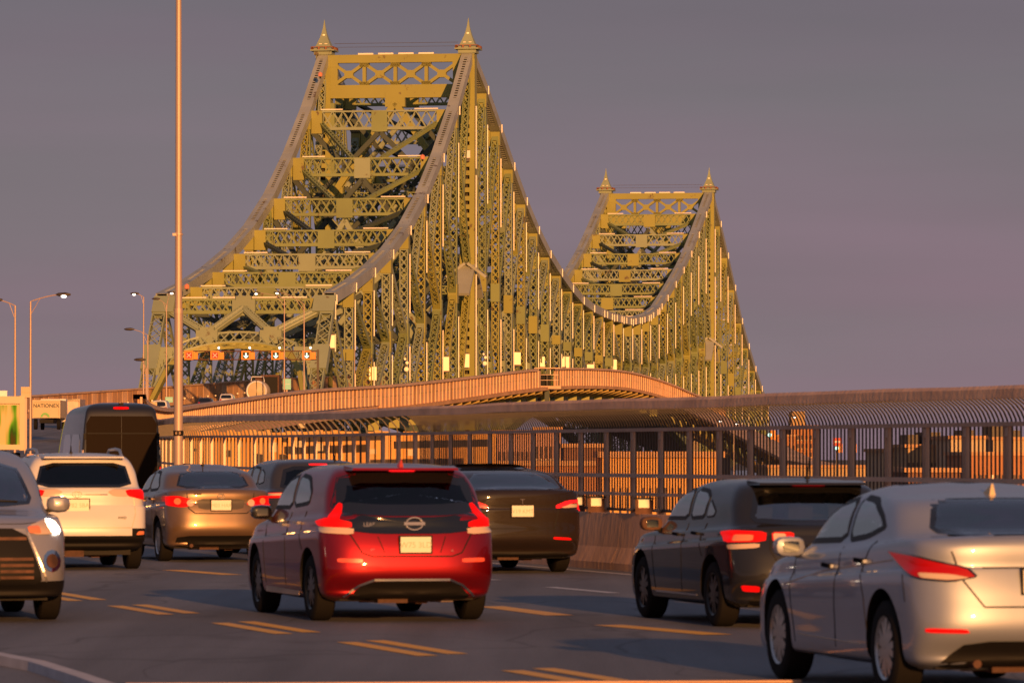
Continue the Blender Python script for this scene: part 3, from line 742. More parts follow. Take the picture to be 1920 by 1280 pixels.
tower(ST1, 65.9, 0); tower(ST2, 60.6, 1)
# near portal: arch ring and V braces in the plane of the end posts
P0, Q0 = bridge_pt(S0-13.5, .5, zdk(S0)-2.6), bridge_pt(S0, .5, ztop(S0)-.2); dd = Q0-P0
def pp(u, f): return P0+dd*f-RT*(WB*(u-.5))       # u 0 right, 1 left; f 0 foot, 1 top
def arch(f0, cr, nm, m, inner, outer, depth):
    N = 16; pts = []
    for i in range(N+1):
        u = .955-.91*i/N; x = abs(u-.5)/.455; f = f0+cr*(1-x**2.2)
        if x > .80: f -= (x-.80)*1.0*(1+(x-.8)*2)
        pts.append(pp(u, f))
    b = MB(); up = dd.normalized()
    for a, c in zip(pts, pts[1:]):
        b.bar(a+up*outer, c+up*outer, depth, .28, AX); b.bar(a-up*inner, c-up*inner, depth, .55, AX)
        b.bar(a-up*inner, c+up*outer, depth*.9, .14, AX); b.bar(a+up*outer, c-up*inner, depth*.92, .14, AX)
    return b.build(nm, m, br), pts
ar, apts = arch(.50, .17, 'portal_arch', M['bridge_g'], .45, 1.45, .8)
ar2, _ = arch(.47, .17, 'portal_arch', M['bridge_y'], .5, .1, 1.6)
for (u0, f0, u1, f1) in ((.5, .93, .69, .72), (.5, .93, .31, .72), (.97, .93, .69, .72), (.03, .93, .31, .72)):
    member(pp(u0, f0), pp(u1, f1), .9, .7, M['bridge_g'], name='portal_brace', side=RT.cross(Vector((0,0,1))), pitch=.9)
    member(pp(u0, f0)-Vector((0,0,.0)), pp(u1, f1), .7, 1.0, M['bridge_g'], name='portal_brace', pitch=.9)
for (u, f, w, h) in ((.69, .71, 3.0, 2.3), (.31, .71, 3.0, 2.3), (.5, .95, 3.2, 2.7)):
    b = MB(); c = pp(u, f); up = dd.normalized()*h/2
    for (ww, hh) in ((w, h*.62), (w*.66, h)): b.bar(c-RT*ww/2, c+RT*ww/2, 1.15+.02*ww, hh, AX)
    b.build('gusset_plate', M['bridge_g'], br)
for sg, u in ((1, 0.), (-1, 1.)):       # knee plates between arch and legs
    b = MB(); N = 6
    for i in range(N):
        t = i/N; x0 = pp(u, .42+.2*t)-RT*sg*1.0; b.bar(x0, x0-RT*sg*(.5+3.2*t*t), 1.0, 1.0, AX)
    b.build('knee_plate', M['bridge_g'], br)
# upright pale light strips on the right truss
random.seed(5)
for i, s in enumerate(nodes):
    zt, zd = ztop(s), zdk(s); H = zt-zd
    if s == S0: rng = ((.80, .97), (.50, .66))
    elif abs(s) < 1 or abs(s-333) < 1: continue
    elif H < 18: rng = ((.45, .88), (.05, .25)) if i % 2 else ((.5, .9), (.1, .35))
    else: rng = ((.62, .88), (.05, .27)) if H > 28 else ((.5, .85), (.1, .3))
    for (a, c) in rng:
        MB().bar(bridge_pt(s, 0, zd+H*a)+RT*1.0-AX*.7, bridge_pt(s, 0, zd+H*c)+RT*1.0-AX*.7, .15, .15).build('light_strip', M['led'], br)
    q = bridge_pt(s, 0, zt)+RT*1.05
    MB().bar(q-Vector((0, 0, .9)), q+Vector((0, 0, .45)), .16, .16).build('light_strip', M['led'], br)
s = 150.
while s < 240:
    s += 13.875/2; q = bridge_pt(s, 0, ztop(s))+RT*1.0; MB().bar(q-Vector((0, 0, .7)), q+Vector((0, 0, .5)), .15, .15).build('light_strip', M['led'], br)
# flat panel boxes hung low on the truss, lit
for (x, y, w, h, lb) in ((699, 700, 14, 25, 'glowing pale floodlight panel leftmost on the truss, above the walkway wall'), (623, 640, 9, 24, 'tall glowing floodlight panel beside the right leg of the entrance portal'),
        (836, 682, 12, 26, 'glowing floodlight panel left of the lookout bay, the left one of a pair'), (875, 676, 10, 25, 'glowing floodlight panel just above the left end of the lookout bay'), (970, 672, 13, 23, 'broad glowing floodlight panel right of the lookout bay'),
        (1017, 678, 9, 19, 'narrow glowing floodlight panel, between the broad panel and the close pair'), (1056, 678, 6, 19, 'left half of the close pair of glowing floodlight panels'), (1064, 679, 7, 21, 'right half of the close pair of glowing floodlight panels'),
        (1107, 692, 13, 18, 'squat glowing floodlight panel low over the falling walkway wall'), (1151, 685, 11, 22, 'rightmost tall glowing floodlight panel between the two towers'), (1275, 735, 7, 9, 'small round glowing lamp over the right end of the walkway wall'), (1309, 745, 6, 7, 'small round glowing lamp just right of the end of the walkway wall')):
    D = 132.86/(.1558-(x-960)/F)-4.; p = px(x, y, D); k = D/F
    e = empty('floodlight', p, lb, 'floodlight', 'floodlights along the bridge truss')
    MB().box(tuple(p), (w*k, .25, h*k), .0).build('lit_panel', M['flood'], e)
    MB().box((p.x, p.y+.3, p.z), (w*k*.7, .3, h*k+.5)).build('housing', M['steel'], e)
for (x, y) in ((762, 692), (909, 681)):
    D = 132.86/(.1558-(x-960)/F)-4.; p = px(x, y, D); e = empty('globe_lamp', p, 'cluster of small glowing globes low on the truss left of the lookout bay' if x < 800 else 'cluster of small glowing globes right above the lookout bay', 'lamp', 'globe lamps on the bridge truss')
    for dx, dz, r in ((0, 0, .36), (.1, .95, .24), (-.2, 1.5, .18)):
        b = MB(); b.lathe([(-r, .01), (-r*.7, r*.7), (0, r), (r*.7, r*.7), (r, .01)], (p.x+dx, p.y, p.z+dz), 'Z', 10); b.build('globe', M['flood'], e, smooth=True)
    MB().box((p.x, p.y+.25, p.z+.6), (.12, .12, 2.4)).build('stem', M['steel'], e)
# white equipment box on the tower and inner red lamps
p = px(875, 289, 806); e = empty('equipment_box', p, 'white equipment box fixed high on the near right tower post', 'box'); MB().box(tuple(p), (1.1, 1.0, 1.2)).build('cabinet', M['white'], e); MB().box((p.x+.1, p.y, p.z-.9), (.7, .6, .5)).build('bracket', M['steel'], e)
for (x, y, D, lb) in ((792, 294, 770, 'small orange-red beacon on the upper right chord'), (350, 537, 700, 'small orange-red beacon on the left chord just above the portal'), (600, 139, 800, 'small orange-red beacon below the left spire of the near tower')):
    p = px(x, y, D); o = empty('beacon_lamp', p, lb, 'beacon', 'red beacons on the bridge'); b = MB(); b.lathe([(-.4, .05), (-.3, .34), (.2, .34), (.4, .05)], tuple(p), 'Z', 10); b.build('lens', M['orange_lens'], o); MB().box((p.x, p.y, p.z-.5), (.3, .3, .3)).build('base', M['dark'], o)
# piers below the towers
for s in (S0-13.5, ST1, ST2, S3+13):
    for side in (0, 1):
        p = bridge_pt(s, side, 0); zt = zbot(max(S0, min(S3, s)))-.8; e = empty('bridge_pier', Vector((p.x, p.y, -16)), 'pale stone pier carrying the truss bridge at %s' % {S0-13.5: 'its near end', ST1: 'the near tower', ST2: 'the far tower', S3+13: 'its far end'}[s] + (', right side' if side == 0 else ', left side'), 'pier', 'piers under the truss bridge')
        MB().box((p.x, p.y, (zt-18)/2), (4.6, 5.5, zt+14), -TH).build('shaft', M['pier'], e); MB().box((p.x, p.y, zt-.5), (5.6, 6.5, 1.0), -TH).build('coping', M['pier'], e)
# a run of descending truss deck, right of the walkway
dv = empty('descending_viaduct', px(1400, 830, 900), 'yellow-brown lattice viaduct sloping down to the right behind the bar fence', 'viaduct')
vp = [px(1235, 752, 1040), px(1300, 778, 990), px(1360, 806, 940), px(1430, 842, 890), px(1500, 878, 840), px(1640, 902, 800), px(1800, 925, 770)]
for a, c in zip(vp, vp[1:]):
    member(a, c, 2.2, 1.2, M['girder'], dv, 'truss_girder', pitch=2.2, side=(0, 0, 1)); member(a-Vector((0, 0, 4)), c-Vector((0, 0, 4)), 1.0, .9, M['girder'], dv, 'lower_girder', pitch=1.8, side=(0, 0, 1))
    n = 5
    for i in range(n):
        p = a.lerp(c, i/n); q = a.lerp(c, (i+1)/n); member(p, q-Vector((0, 0, 4)), .5, .4, M['girder'], dv, 'web_member', lace=False)
        MB().box(((p.x+q.x)/2, p.y-1.2, (p.z+q.z)/2-1.3), (1.6, .5, .5)).build('bearing', M['chord_in'], dv)
    MB().bar(a+Vector((0, 2, 1.2)), c+Vector((0, 2, 1.2)), 5, .5).build('deck_slab', M['wallpanel'], dv)
for p in vp[1:]: MB().box((p.x, p.y+1, (p.z-20)/2), (2.0, 2.0, p.z+12)).build('support_column', M['pier'], dv)
# ------------------------------------------------------------------ masts, lamps, signs
def mast(x, ytop, D, r, label, foot=None, arms=(), group='street lamps along the approach', name='street_lamp', ybase=None):
    base = px(x, 850, D); zb = foot if foot is not None else road_z(D); top = px(x, ytop, D).z
    e = empty(name, (base.x, D, zb), label, 'lamp', group)
    b = MB(); b.tube([(base.x, D, zb), (base.x, D, top)], [r, r*.62], 12); b.build('mast', M['pole'], e, smooth=True)
    MB().box((base.x, D, zb+.15), (r*5, r*5, .3)).build('base', M['concrete'], e)
    for (dx, yl, lit) in arms:
        t = px(x+dx, yl, D); s_ = 1 if dx > 0 else -1; z0 = top
        b = MB(); pts = [(base.x+(t.x-base.x)*u, D, z0+(t.z-z0)*math.sin(u*math.pi/2)) for u in (0, .2, .45, .7, 1)]
        b.tube(pts, r*.4, 6); b.tube([(base.x, D, z0-.9), (base.x+(t.x-base.x)*.3, D, pts[1][2]+.1)], r*.22, 5); b.build('arm', M['pole'], e)
        b = MB(); L = .5; b.lathe([(-L, .03), (-L*.6, .12), (L*.3, .15), (L, .06)], (t.x, t.y, t.z), 'X', 10); b.build('head', M['steel'], e, smooth=True)
        if lit: b = MB(); b.lathe([(-.19, .02), (-.1, .11), (.1, .11), (.19, .02)], (t.x+.05*s_, t.y-.05, t.z-.12), 'X', 10); b.build('lens', M['lamp_lit'], e, smooth=True)
    return e
# the tall near mast
D = 97.; b0 = px(334.5, 850, D); e = empty('tall_mast', (b0.x, D, 0), 'tall pale galvanised mast at the left, rising past the bridge', 'mast')
b = MB(); b.tube([(b0.x, D, 0), (b0.x, D, 4.4)], [.092, .082], 20); b.build('lower_shaft', M['pole'], e, smooth=True)
b = MB(); b.tube([(b0.x, D, 4.4), (b0.x-.01, D, 13)], [.070, .048], 20); b.build('upper_shaft', M['pole'], e, smooth=True)
b = MB(); b.tube([(b0.x, D, 4.33), (b0.x, D, 4.42)], .088, 20); b.build('joint_collar', M['steel_lt'], e, smooth=True)
b = MB(); b.tube([(b0.x, D, 5.83), (b0.x, D, 5.86)], .085, 16); b.box((b0.x-.07, D-.03, 5.84), (.08, .08, .05)); b.build('bracket_ring', M['steel_lt'], e)
b = MB(); b.tube([(b0.x, D, 1.99), (b0.x, D, 2.09)], .097, 20); b.build('number_band', M['dark'], e, smooth=True)
for dx in (-.035, .035): text_mesh('number', '8', .07, M['wallrail'], e, (dx, -.104, 2.04), (R(90), 0, 0))
MB().box((b0.x, D, .1), (.5, .5, .2)).build('base', M['concrete'], e)
mast(28, 573, 330, .10, 'distant street lamp furthest left, its arm reaching out of the left edge', arms=((-38, 562, True),))
mast(57, 565, 335, .10, 'distant street lamp with lit head reaching right, second from the left edge', arms=((61, 552, True),))
mast(269, 557, 560, .10, 'distant street lamp with a lit head reaching left, before the left leg of the portal', arms=((-17, 550, True),))
mast(312, 572, 600, .10, 'thin street lamp standing before the left portal leg, its lit head reaching right', arms=((9, 548, True), (-20, 560, False)))
mast(533, 560, 640, .10, 'thin street lamp inside the portal opening, lit head reaching left, beside the pale green sign', arms=((-52, 549, True),))
mast(570, 570, 650, .11, 'thin street lamp inside the portal opening, just left of the right portal leg', arms=((-50, 548, True),))
mast(277, 628, 480, .09, 'low unlit street lamp whose head hangs left before the portal leg, upper one', arms=((-35, 617, False),))
mast(274, 690, 420, .09, 'low unlit street lamp whose head hangs left before the portal leg, lower one', arms=((-12, 674, False),))
mast(920, 622, 860, .12, 'street lamp on the bridge walkway with lit head reaching left, over the lookout bay', foot=12., arms=((-22, 608, True), (38, 606, False)))
mast(665, 646, 700, .08, 'very thin mast rising in front of the walkway wall by the right portal leg', foot=6., arms=())
# lane signals
sg = empty('signal_gantry', bridge_pt(S0-20, .5, 8), 'slim lattice gantry spanning the road inside the portal, carrying five lane signals', 'gantry')
Dg = 676.; b = MB()
for yy in (658, 674):
    for off in (0, .6): b.bar(px(338, yy, Dg)+Vector((0, off, 0)), px(596, yy, Dg)+Vector((0, off, 0)), .13, .13)
n = 26
for i in range(n):
    a, c = px(338+258*i/n, 658 if i % 2 else 674, Dg), px(338+258*(i+1)/n, 674 if i % 2 else 658, Dg); b.bar(a, c, .08, .08)
b.build('lattice', M['under'], sg)
for x in (338, 596): MB().bar(px(x, 655, Dg), px(x, 742, Dg), .3, .3).build('leg', M['steel'], sg)
for i, (x, red, lb) in enumerate(((354, 1, 'orange-framed lane signal with a red X, leftmost of the five'), (403, 1, 'orange-framed lane signal with a red X, second from the left'), (461, 0, 'orange-framed lane signal with a green down arrow, middle of the five'), (517, 0, 'orange-framed lane signal with a green down arrow, second from the right, by the thin mast'), (575, 0, 'orange-framed lane signal with a green down arrow, rightmost and partly behind a mast'))):
    p = px(x, 666, Dg-.8); k = Dg/F; w = 16.5*k
    e = empty('lane_signal', p, lb, 'signal', 'lane signals over the road')
    b = MB()
    for s_ in (-1, 1): b.box((p.x+s_*w*.43, p.y, p.z), (w*.15, .5, w)); b.box((p.x, p.y, p.z+s_*w*.43), (w*.70, .5, w*.15))
    b.build('frame', M['sign_orange'], e)
    MB().box((p.x, p.y+.1, p.z), (w*.74, .2, w*.74)).build('face', M['sign_red'] if red else M['sign_black'], e)
    MB().box((p.x+w*.75, p.y+.6, p.z-.05), (w*.5, .7, w*.8)).build('back_box', M['sign_orange'], e)
    b = MB(); q = Vector((p.x, p.y-.06, p.z)); u = w*.25
    if red: b.bar(q+Vector((-u, 0, -u)), q+Vector((u, 0, u)), .13, .1); b.bar(q+Vector((-u, 0.01, u)), q+Vector((u, 0.01, -u)), .13, .1)
    else: b.bar(q+Vector((0, 0, u*1.1)), q+Vector((0, 0, -u*.6)), .16, .1); b.bar(q+Vector((0, .01, -u*1.2)), q+Vector((-u, .01, -u*.1)), .16, .1); b.bar(q+Vector((0, -.01, -u*1.2)), q+Vector((u, -.01, -u*.1)), .16, .1)
    b.build('cross_symbol' if red else 'arrow_symbol', M['x_red'] if red else M['arrow_g'], e)
    if i: b = MB(); b.lathe([(-.16, .02), (0, .16), (.16, .02)], (p.x+.5, p.y, p.z+w*.85), 'Z', 8); b.build('lamp', M['lamp_lit'], e)
for (x, y, w, h, D, lb) in ((538, 720, 15, 20, 645, 'small pale green sign hanging on a thin mast left of the right portal leg'), (317, 749, 14, 10, 560, 'small pale mint sign beside the tall near mast, over the climbing road')):
    p = px(x, y, D); k = D/F; e = empty('road_sign', p, lb, 'sign'); MB().box(tuple(p), (w*k, .1, h*k)).build('face', M['green_sign'], e)
    MB().box((p.x, p.y+.12, (p.z+road_z(D))/2), (.12, .12, p.z-road_z(D))).build('post', M['pole'], e)
    MB().box((p.x, p.y-.06, p.z), (w*k*.8, .02, .05)).build('divider', M['white'], e)
for (x, y, w, h, D, lb) in ((281, 757, 27, 7, 420, 'flat pale panel sign just above the roof of the black van'), (48, 735, 17, 20, 300, 'pale square panel on a post at the left edge by the street lamp')):
    p = px(x, y, D); k = D/F; e = empty('panel_sign', p, lb, 'sign'); MB().box(tuple(p), (w*k, .12, h*k)).build('face', M['cream'], e); MB().box((p.x, p.y+.15, (p.z+road_z(D))/2), (.15, .15, p.z-road_z(D))).build('post', M['pole'], e)
    MB().box((p.x, p.y-.075, p.z), (w*k*.9, .02, .04)).build('seam', M['wallpanel'], e)

# ------------------------------------------------------------------ buildings seen through the bars
B_BRICK = mat('orange_brick', (.48, .22, .10), .9, var=.15, vs=.1); B_TAN = mat('tan_render', (.55, .38, .20), .9, var=.12, vs=.08); B_PINK = mat('pinkish_brick', (.50, .28, .20), .9, var=.12, vs=.1)
B_PALE = mat('pale_stone', (.62, .48, .30), .85, var=.1, vs=.1); B_DARK = mat('dark_brick', (.26, .13, .08), .9, var=.15, vs=.1)
WIN = mat('far_window', (.05, .04, .05), .15, col2=(.16, .10, .07), vs=.4); WINL = mat('far_lit_window', (.9, .6, .3), .4, emit=(1, .62, .25), es=.6)
def building(x0, x1, yt, D, depth, m, label, fl=8, cols=8, roofs=(), lit=.1, wf=.5, rz=0.1):
    a, c = px(x0, yt, D), px(x1, yt, D); w = c.x-a.x; H = a.z+16; cx = (a.x+c.x)/2
    e = empty('building', (cx, D+depth/2, -16), label, 'building', 'city buildings beyond the fence')
    MB().box((cx, D+depth/2, a.z-H/2), (w, depth, H)).build('wall', m, e)
    MB().box((cx, D+depth/2, a.z+.15), (w+.5, depth+.5, .4)).build('roof_edge', M['wallpanel2'], e)
    fh = min(3.4, H/ max(1, fl)); b = MB(); bl = MB(); fr = MB()
    cw = w/cols
    for r in range(fl):
        z = a.z-1.2-fh*(r+.5)
        for k in range(cols):
            x = a.x+cw*(k+.5); t = bl if random.random() < lit else b
            t.box((x, D+.02, z), (cw*wf, .14, fh*.52)); fr.box((x, D-.06, z-fh*.31), (cw*(wf+.12), .18, .16))
    tag(b.build('window', WIN, e), kind='stuff')
    if bl.v: tag(bl.build('lit_window', WINL, e), kind='stuff')
    tag(fr.build('window_sill', B_PALE, e), kind='stuff')
    for (f0, f1, hh) in roofs:
        MB().box((a.x+w*(f0+f1)/2, D+depth*.4, a.z+hh/2), (w*(f1-f0), depth*.4, hh)).build('roof_house', B_TAN if hh > 2 else M['steel'], e)
    return e
random.seed(21)
building(925, 1000, 812, 520, 30, B_PINK, 'pinkish brick building with even window grid, leftmost behind the bars', 7, 9)
building(1003, 1052, 806, 560, 30, B_PINK, 'pinkish brick block just left of the walkway ramp, second from the left', 8, 6)
building(1056, 1130, 838, 480, 25, B_DARK, 'low dark brown block behind the fence above the grey sedan', 4, 6)
building(1128, 1352, 856, 330, 20, mat('orange_render', (.78, .42, .13), .9, var=.12, vs=.15), 'long bright orange-lit blank building behind the fence between grey sedan and dark hatchback', 3, 16, lit=.05, wf=.3)
building(1447, 1492, 818, 900, 30, B_BRICK, 'tall brick apartment tower with balconies, left one of a pair', 12, 5)
building(1484, 1532, 800, 960, 30, B_BRICK, 'tall brick apartment tower with rooftop lamp, right one of a pair', 14, 6, roofs=((.1, .6, 3.),))
building(1440, 1670, 876, 700, 30, B_TAN, 'long low tan building with a row of dark square windows', 3, 34)
building(1655, 1712, 846, 620, 30, B_PALE, 'stepped pale building with balconies right of the sky gap', 6, 7)
building(1700, 1775, 838, 600, 30, B_TAN, 'tan office block with dark roof boxes, behind the fence at right', 7, 9, roofs=((.1, .4, 1.5), (.5, .95, 1.8)), lit=.2)
building(1782, 1848, 822, 580, 30, B_PALE, 'pale yellow windowless block, tallest at the right', 3, 5, wf=.2, roofs=((.5, .8, 1.),))
building(1812, 1960, 853, 520, 25, B_BRICK, 'wide brick building with a dark window band at the right edge', 5, 14)
building(1862, 1925, 824, 640, 30, B_TAN, 'tan block with rooftop cabins at the far right edge', 5, 7, roofs=((.1, .55, 2.), (.65, .95, 1.2)), lit=.25)
building(1700, 1800, 884, 450, 20, B_DARK, 'low brown building with three pale doors at the right', 2, 6, lit=.4)
building(905, 1130, 872, 380, 20, B_BRICK, 'low orange brick shed behind the fence over the grey sedan', 3, 12, wf=.3)
# traffic lights far off beyond the fence
for (x, y, D, lb) in ((1443, 815, 500, 'distant green traffic light before the brick towers'), (1569, 840, 520, 'distant traffic light below a red and white sign'), (1596, 840, 540, 'distant green traffic light right of the red and white sign')):
    p = px(x, y, D); e = empty('traffic_light', (p.x, p.y, -15.5), lb, 'traffic light', 'distant traffic lights')
    MB().box((p.x, p.y+.3, (p.z-15.5)/2), (.15, .15, p.z+15.5)).build('post', M['steel'], e)
    MB().box((p.x+.3, p.y, p.z), (.55, .3, .9)).build('housing', M['sign_orange'], e)
    b = MB(); b.lathe([(-.2, .02), (-.05, .2), (.1, .2), (.12, .02)], (p.x, p.y-.25, p.z), 'Y', 10); b.build('lens', M['arrow_g'], e)
p = px(1570, 828, 515); e = empty('street_sign', (p.x, p.y, -15.5), 'red and white sign on a post seen through the fence', 'sign'); MB().box(tuple(p), (.9, .1, .8)).build('face', mat('red_sign', (.7, .06, .03), .5), e); MB().box((p.x, p.y-.07, p.z), (.55, .03, .2)).build('white_bar', M['white'], e); MB().box((p.x, p.y+.2, (p.z-15.5)/2), (.12, .12, p.z+15.5)).build('post', M['steel'], e)
for (x, y, D, lb) in ((1484, 781, 880, 'lit lamp on a mast over the brick towers'), (1345, 788, 700, 'lit lamp on a short mast above the ramp, seen through the bars'), (1376, 793, 720, 'lit lamp on a short mast behind the bars right of the ramp'), (1722, 816, 640, 'lit lamp standing on the roofs at right')):
    mast(x, y, D, .08, lb, foot=-15., group='distant lamps beyond the fence', arms=((5, y, True),))

# ------------------------------------------------------------------ trucks and distant traffic
def box_truck(x0, x1, yt, yb, D, label, mm, deco):
    a, c = px(x0, yt, D), px(x1, yb, D); w = c.x-a.x; cx = (a.x+c.x)/2; zt, zb = a.z, c.z; L = 6.5
    e = empty('box_truck', (cx, D, zb-1.0), label, 'truck')
    MB().box((cx, D+L/2, (zt+zb)/2), (w, L, zt-zb)).build('cargo_box', mm, e)
    b = MB()
    for s_ in (-1, 1): b.box((cx+s_*(w/2-.06), D-.04, (zt+zb)/2), (.14, .1, zt-zb+.06))
    b.box((cx, D-.045, zt-.08), (w, .1, .2)); b.box((cx, D-.045, zb+.06), (w, .1, .14)); b.build('rear_frame', M['cream'], e)
    MB().box((cx, D+L+.9, zb+.7), (w*.92, 1.7, 2.0)).build('cab', M['white'], e)
    MB().box((cx, D+L/2, zb-.3), (w*.5, L, .3)).build('chassis', M['dark'], e)
    for yy in (D+.9, D+L+.8):
        for s_ in (-1, 1): b = MB(); b.lathe([(-.14, .15), (-.14, .46), (.14, .46), (.14, .15)], (cx+s_*(w/2-.2), yy, zb-.55), 'X', 20); b.build('wheel', M['rubber'], e)
    deco(e, cx, D, zt, zb, w)
    if D < 200: e.rotation_euler.z = R(9)
    return e
def deco_a(e, cx, D, zt, zb, w):
    t = text_mesh('lettering', 'NATIONEX', w*.185, M['ink'], e, (0, -.12, (zt+zb)/2-e.location.z+.28), (R(90), 0, 0))
    b = MB(); N = 10; z0 = zb+.05
    for i in range(N):
        t0, t1 = math.pi*i/N, math.pi*(i+1)/N; r0, r1 = .22, .40
        b.quad(*[(cx-.1+r*math.cos(t), D-.11, z0+r*math.sin(t)) for r, t in ((r0, t0), (r1, t0), (r1, t1), (r0, t1))])
    b.build('emblem', M['green_ink'], e)
box_truck(61, 113, 750, 783, 440, 'cream delivery truck with dark lettering and green ring emblem', M['cream'], deco_a)
def deco_b(e, cx, D, zt, zb, w):
    m = bpy.data.materials.new('printed_picture'); m.use_nodes = True; n = m.node_tree; p = n.nodes['Principled BSDF']
    t = n.nodes.new('ShaderNodeTexCoord'); mp_ = n.nodes.new('ShaderNodeMapping'); mp_.inputs['Scale'].default_value = (2.6, 1, .5); mp_.inputs['Rotation'].default_value = (0, .25, 0)
    z_ = n.nodes.new('ShaderNodeTexNoise'); z_.inputs['Scale'].default_value = 1.1; r = n.nodes.new('ShaderNodeValToRGB')
    r.color_ramp.elements[0].position = .38; r.color_ramp.elements[0].color = (.10, .03, .01, 1); r.color_ramp.elements[1].position = .62; r.color_ramp.elements[1].color = (.75, .55, .25, 1)
    k = r.color_ramp.elements.new(.52); k.color = (.12, .38, .02, 1); k = r.color_ramp.elements.new(.45); k.color = (.03, .10, .01, 1)
    n.links.new(t.outputs['Object'], mp_.inputs[0]); n.links.new(mp_.outputs[0], z_.inputs[0]); n.links.new(z_.outputs[0], r.inputs[0]); n.links.new(r.outputs[0], p.inputs[0]); p.inputs['Roughness'].default_value = .7; p.inputs['Specular IOR Level'].default_value = .1
    MB().box((cx, D-.03, (zt+zb)/2-.05), (w-.26, .05, zt-zb-.35)).build('printed_panel', m, e)
box_truck(-108, 45, 744, 842, 140, 'cream framed box truck with a green picture on its back, at the left edge', M['cream'], deco_b)
box_truck(113, 150, 748, 790, 520, 'plain grey truck box beside the cream lettered truck', M['steel_lt'], lambda *a: None)
# tanker
D = 655.; p = px(481, 733, D); e = empty('tanker_truck', (p.x, D, road_z(D)), 'cream tanker truck with round tank end and top rail, driving onto the bridge', 'truck')
b = MB(); b.lathe([(-.25, .05), (-.12, 1.0), (0, 1.3), (.3, 1.42), (8, 1.42), (8.2, .1)], (p.x, p.y, p.z), 'Y', 28); b.build('tank', M['cream'], e, smooth=True)
b = MB(); b.lathe([(-.14, 1.15), (-.16, 1.28), (-.02, 1.36), (-.02, 1.15)], (p.x, p.y, p.z), 'Y', 28); b.build('end_ring', M['white'], e, smooth=True)
b = MB(); b.tube([(p.x-.7, D, p.z+1.3), (p.x-.6, D, p.z+1.85), (p.x+.9, D, p.z+1.85), (p.x+1.0, D, p.z+1.2)], .07, 8); b.build('top_rail', M['white'], e); MB().box((p.x+.2, D+1, p.z+1.65), (.8, .8, .4)).build('hatch', M['under'], e)
b = MB(); b.tube([(p.x, D-.2, p.z-1.2), (p.x, D-.2, p.z+1.5)], .05, 6); b.build('ladder', M['steel'], e)
MB().box((p.x, p.y+4, p.z-1.7), (2.2, 8, .4)).build('chassis', M['dark'], e)
for yy in (D+1, D+2.3, D+7.):
    for s_ in (-1, 1): b = MB(); b.lathe([(-.2, .2), (-.2, .5), (.2, .5), (.2, .2)], (p.x+s_*1.0, yy, road_z(D)+.5), 'X', 16); b.build('wheel', M['rubber'], e)
MB().box((p.x, D+10.2, p.z-.2), (2.4, 2.2, 2.8)).build('cab', M['under'], e)
D2 = 664.; q = px(506, 727, D2); e = empty('lorry', (q.x, D2, road_z(D2)), 'dark brown lorry right beside the tanker, in shade', 'truck')
MB().box((q.x, D2+3, q.z+.2), (2.4, 6, 3.0)).build('cargo_box', M['under'], e); MB().box((q.x, D2+7, q.z-.2), (2.3, 1.8, 2.4)).build('cab', M['dark'], e)
MB().box((q.x, D2-.06, q.z+.2), (2.0, .08, 2.5)).build('rear_door', M['dark'], e); b = MB()
for yy in (D2+1, D2+6.8):
    for s_ in (-1, 1): b.lathe([(-.15, .1), (-.15, .45), (.15, .45), (.15, .1)], (q.x+s_*1.0, yy, road_z(D2)+.45), 'X', 14)
b.build('wheel', M['rubber'], e)
# ------------------------------------------------------------------ vehicles
def dark_paint(name, col, rough=.5, spec=.25):
    m = paint(name, col, 0., rough); m.node_tree.nodes['Principled BSDF'].inputs['Specular IOR Level'].default_value = spec; return m
def ring(lv, xm, L, nR=14, nS=72, nF=12, bar=.035):
    xr, zr, xf, zf, w, Lr, Lf, p = lv[:8]; cr = lv[8] if len(lv) > 8 else 0.; P = []
    for j in range(nR+1):
        t = math.pi/2*j/nR; P.append((xr+Lr*(1-math.cos(t)**(2/p)), w*math.sin(t)**(2/p)))
    xa, xb = xr+Lr, xf-Lf
    for j in range(1, nS): P.append((xa+(xb-xa)*j/nS, w))
    for j in range(nF+1):
        t = math.pi/2*(1-j/nF); P.append((xf-Lf*(1-math.cos(t)**(2/p)), w*math.sin(t)**(2/p)))
    o = []
    for x, y in P:
        c = 1-bar*abs((x-xm)/(L/2))**3*1.6; u = min(1, max(0, (x-xr)/max(1e-3, xf-xr)))
        o.append((x, y*c, zr+(zf-zr)*u + cr*(1-(y/max(w, 1e-3))**2)))
    return np.array(o)
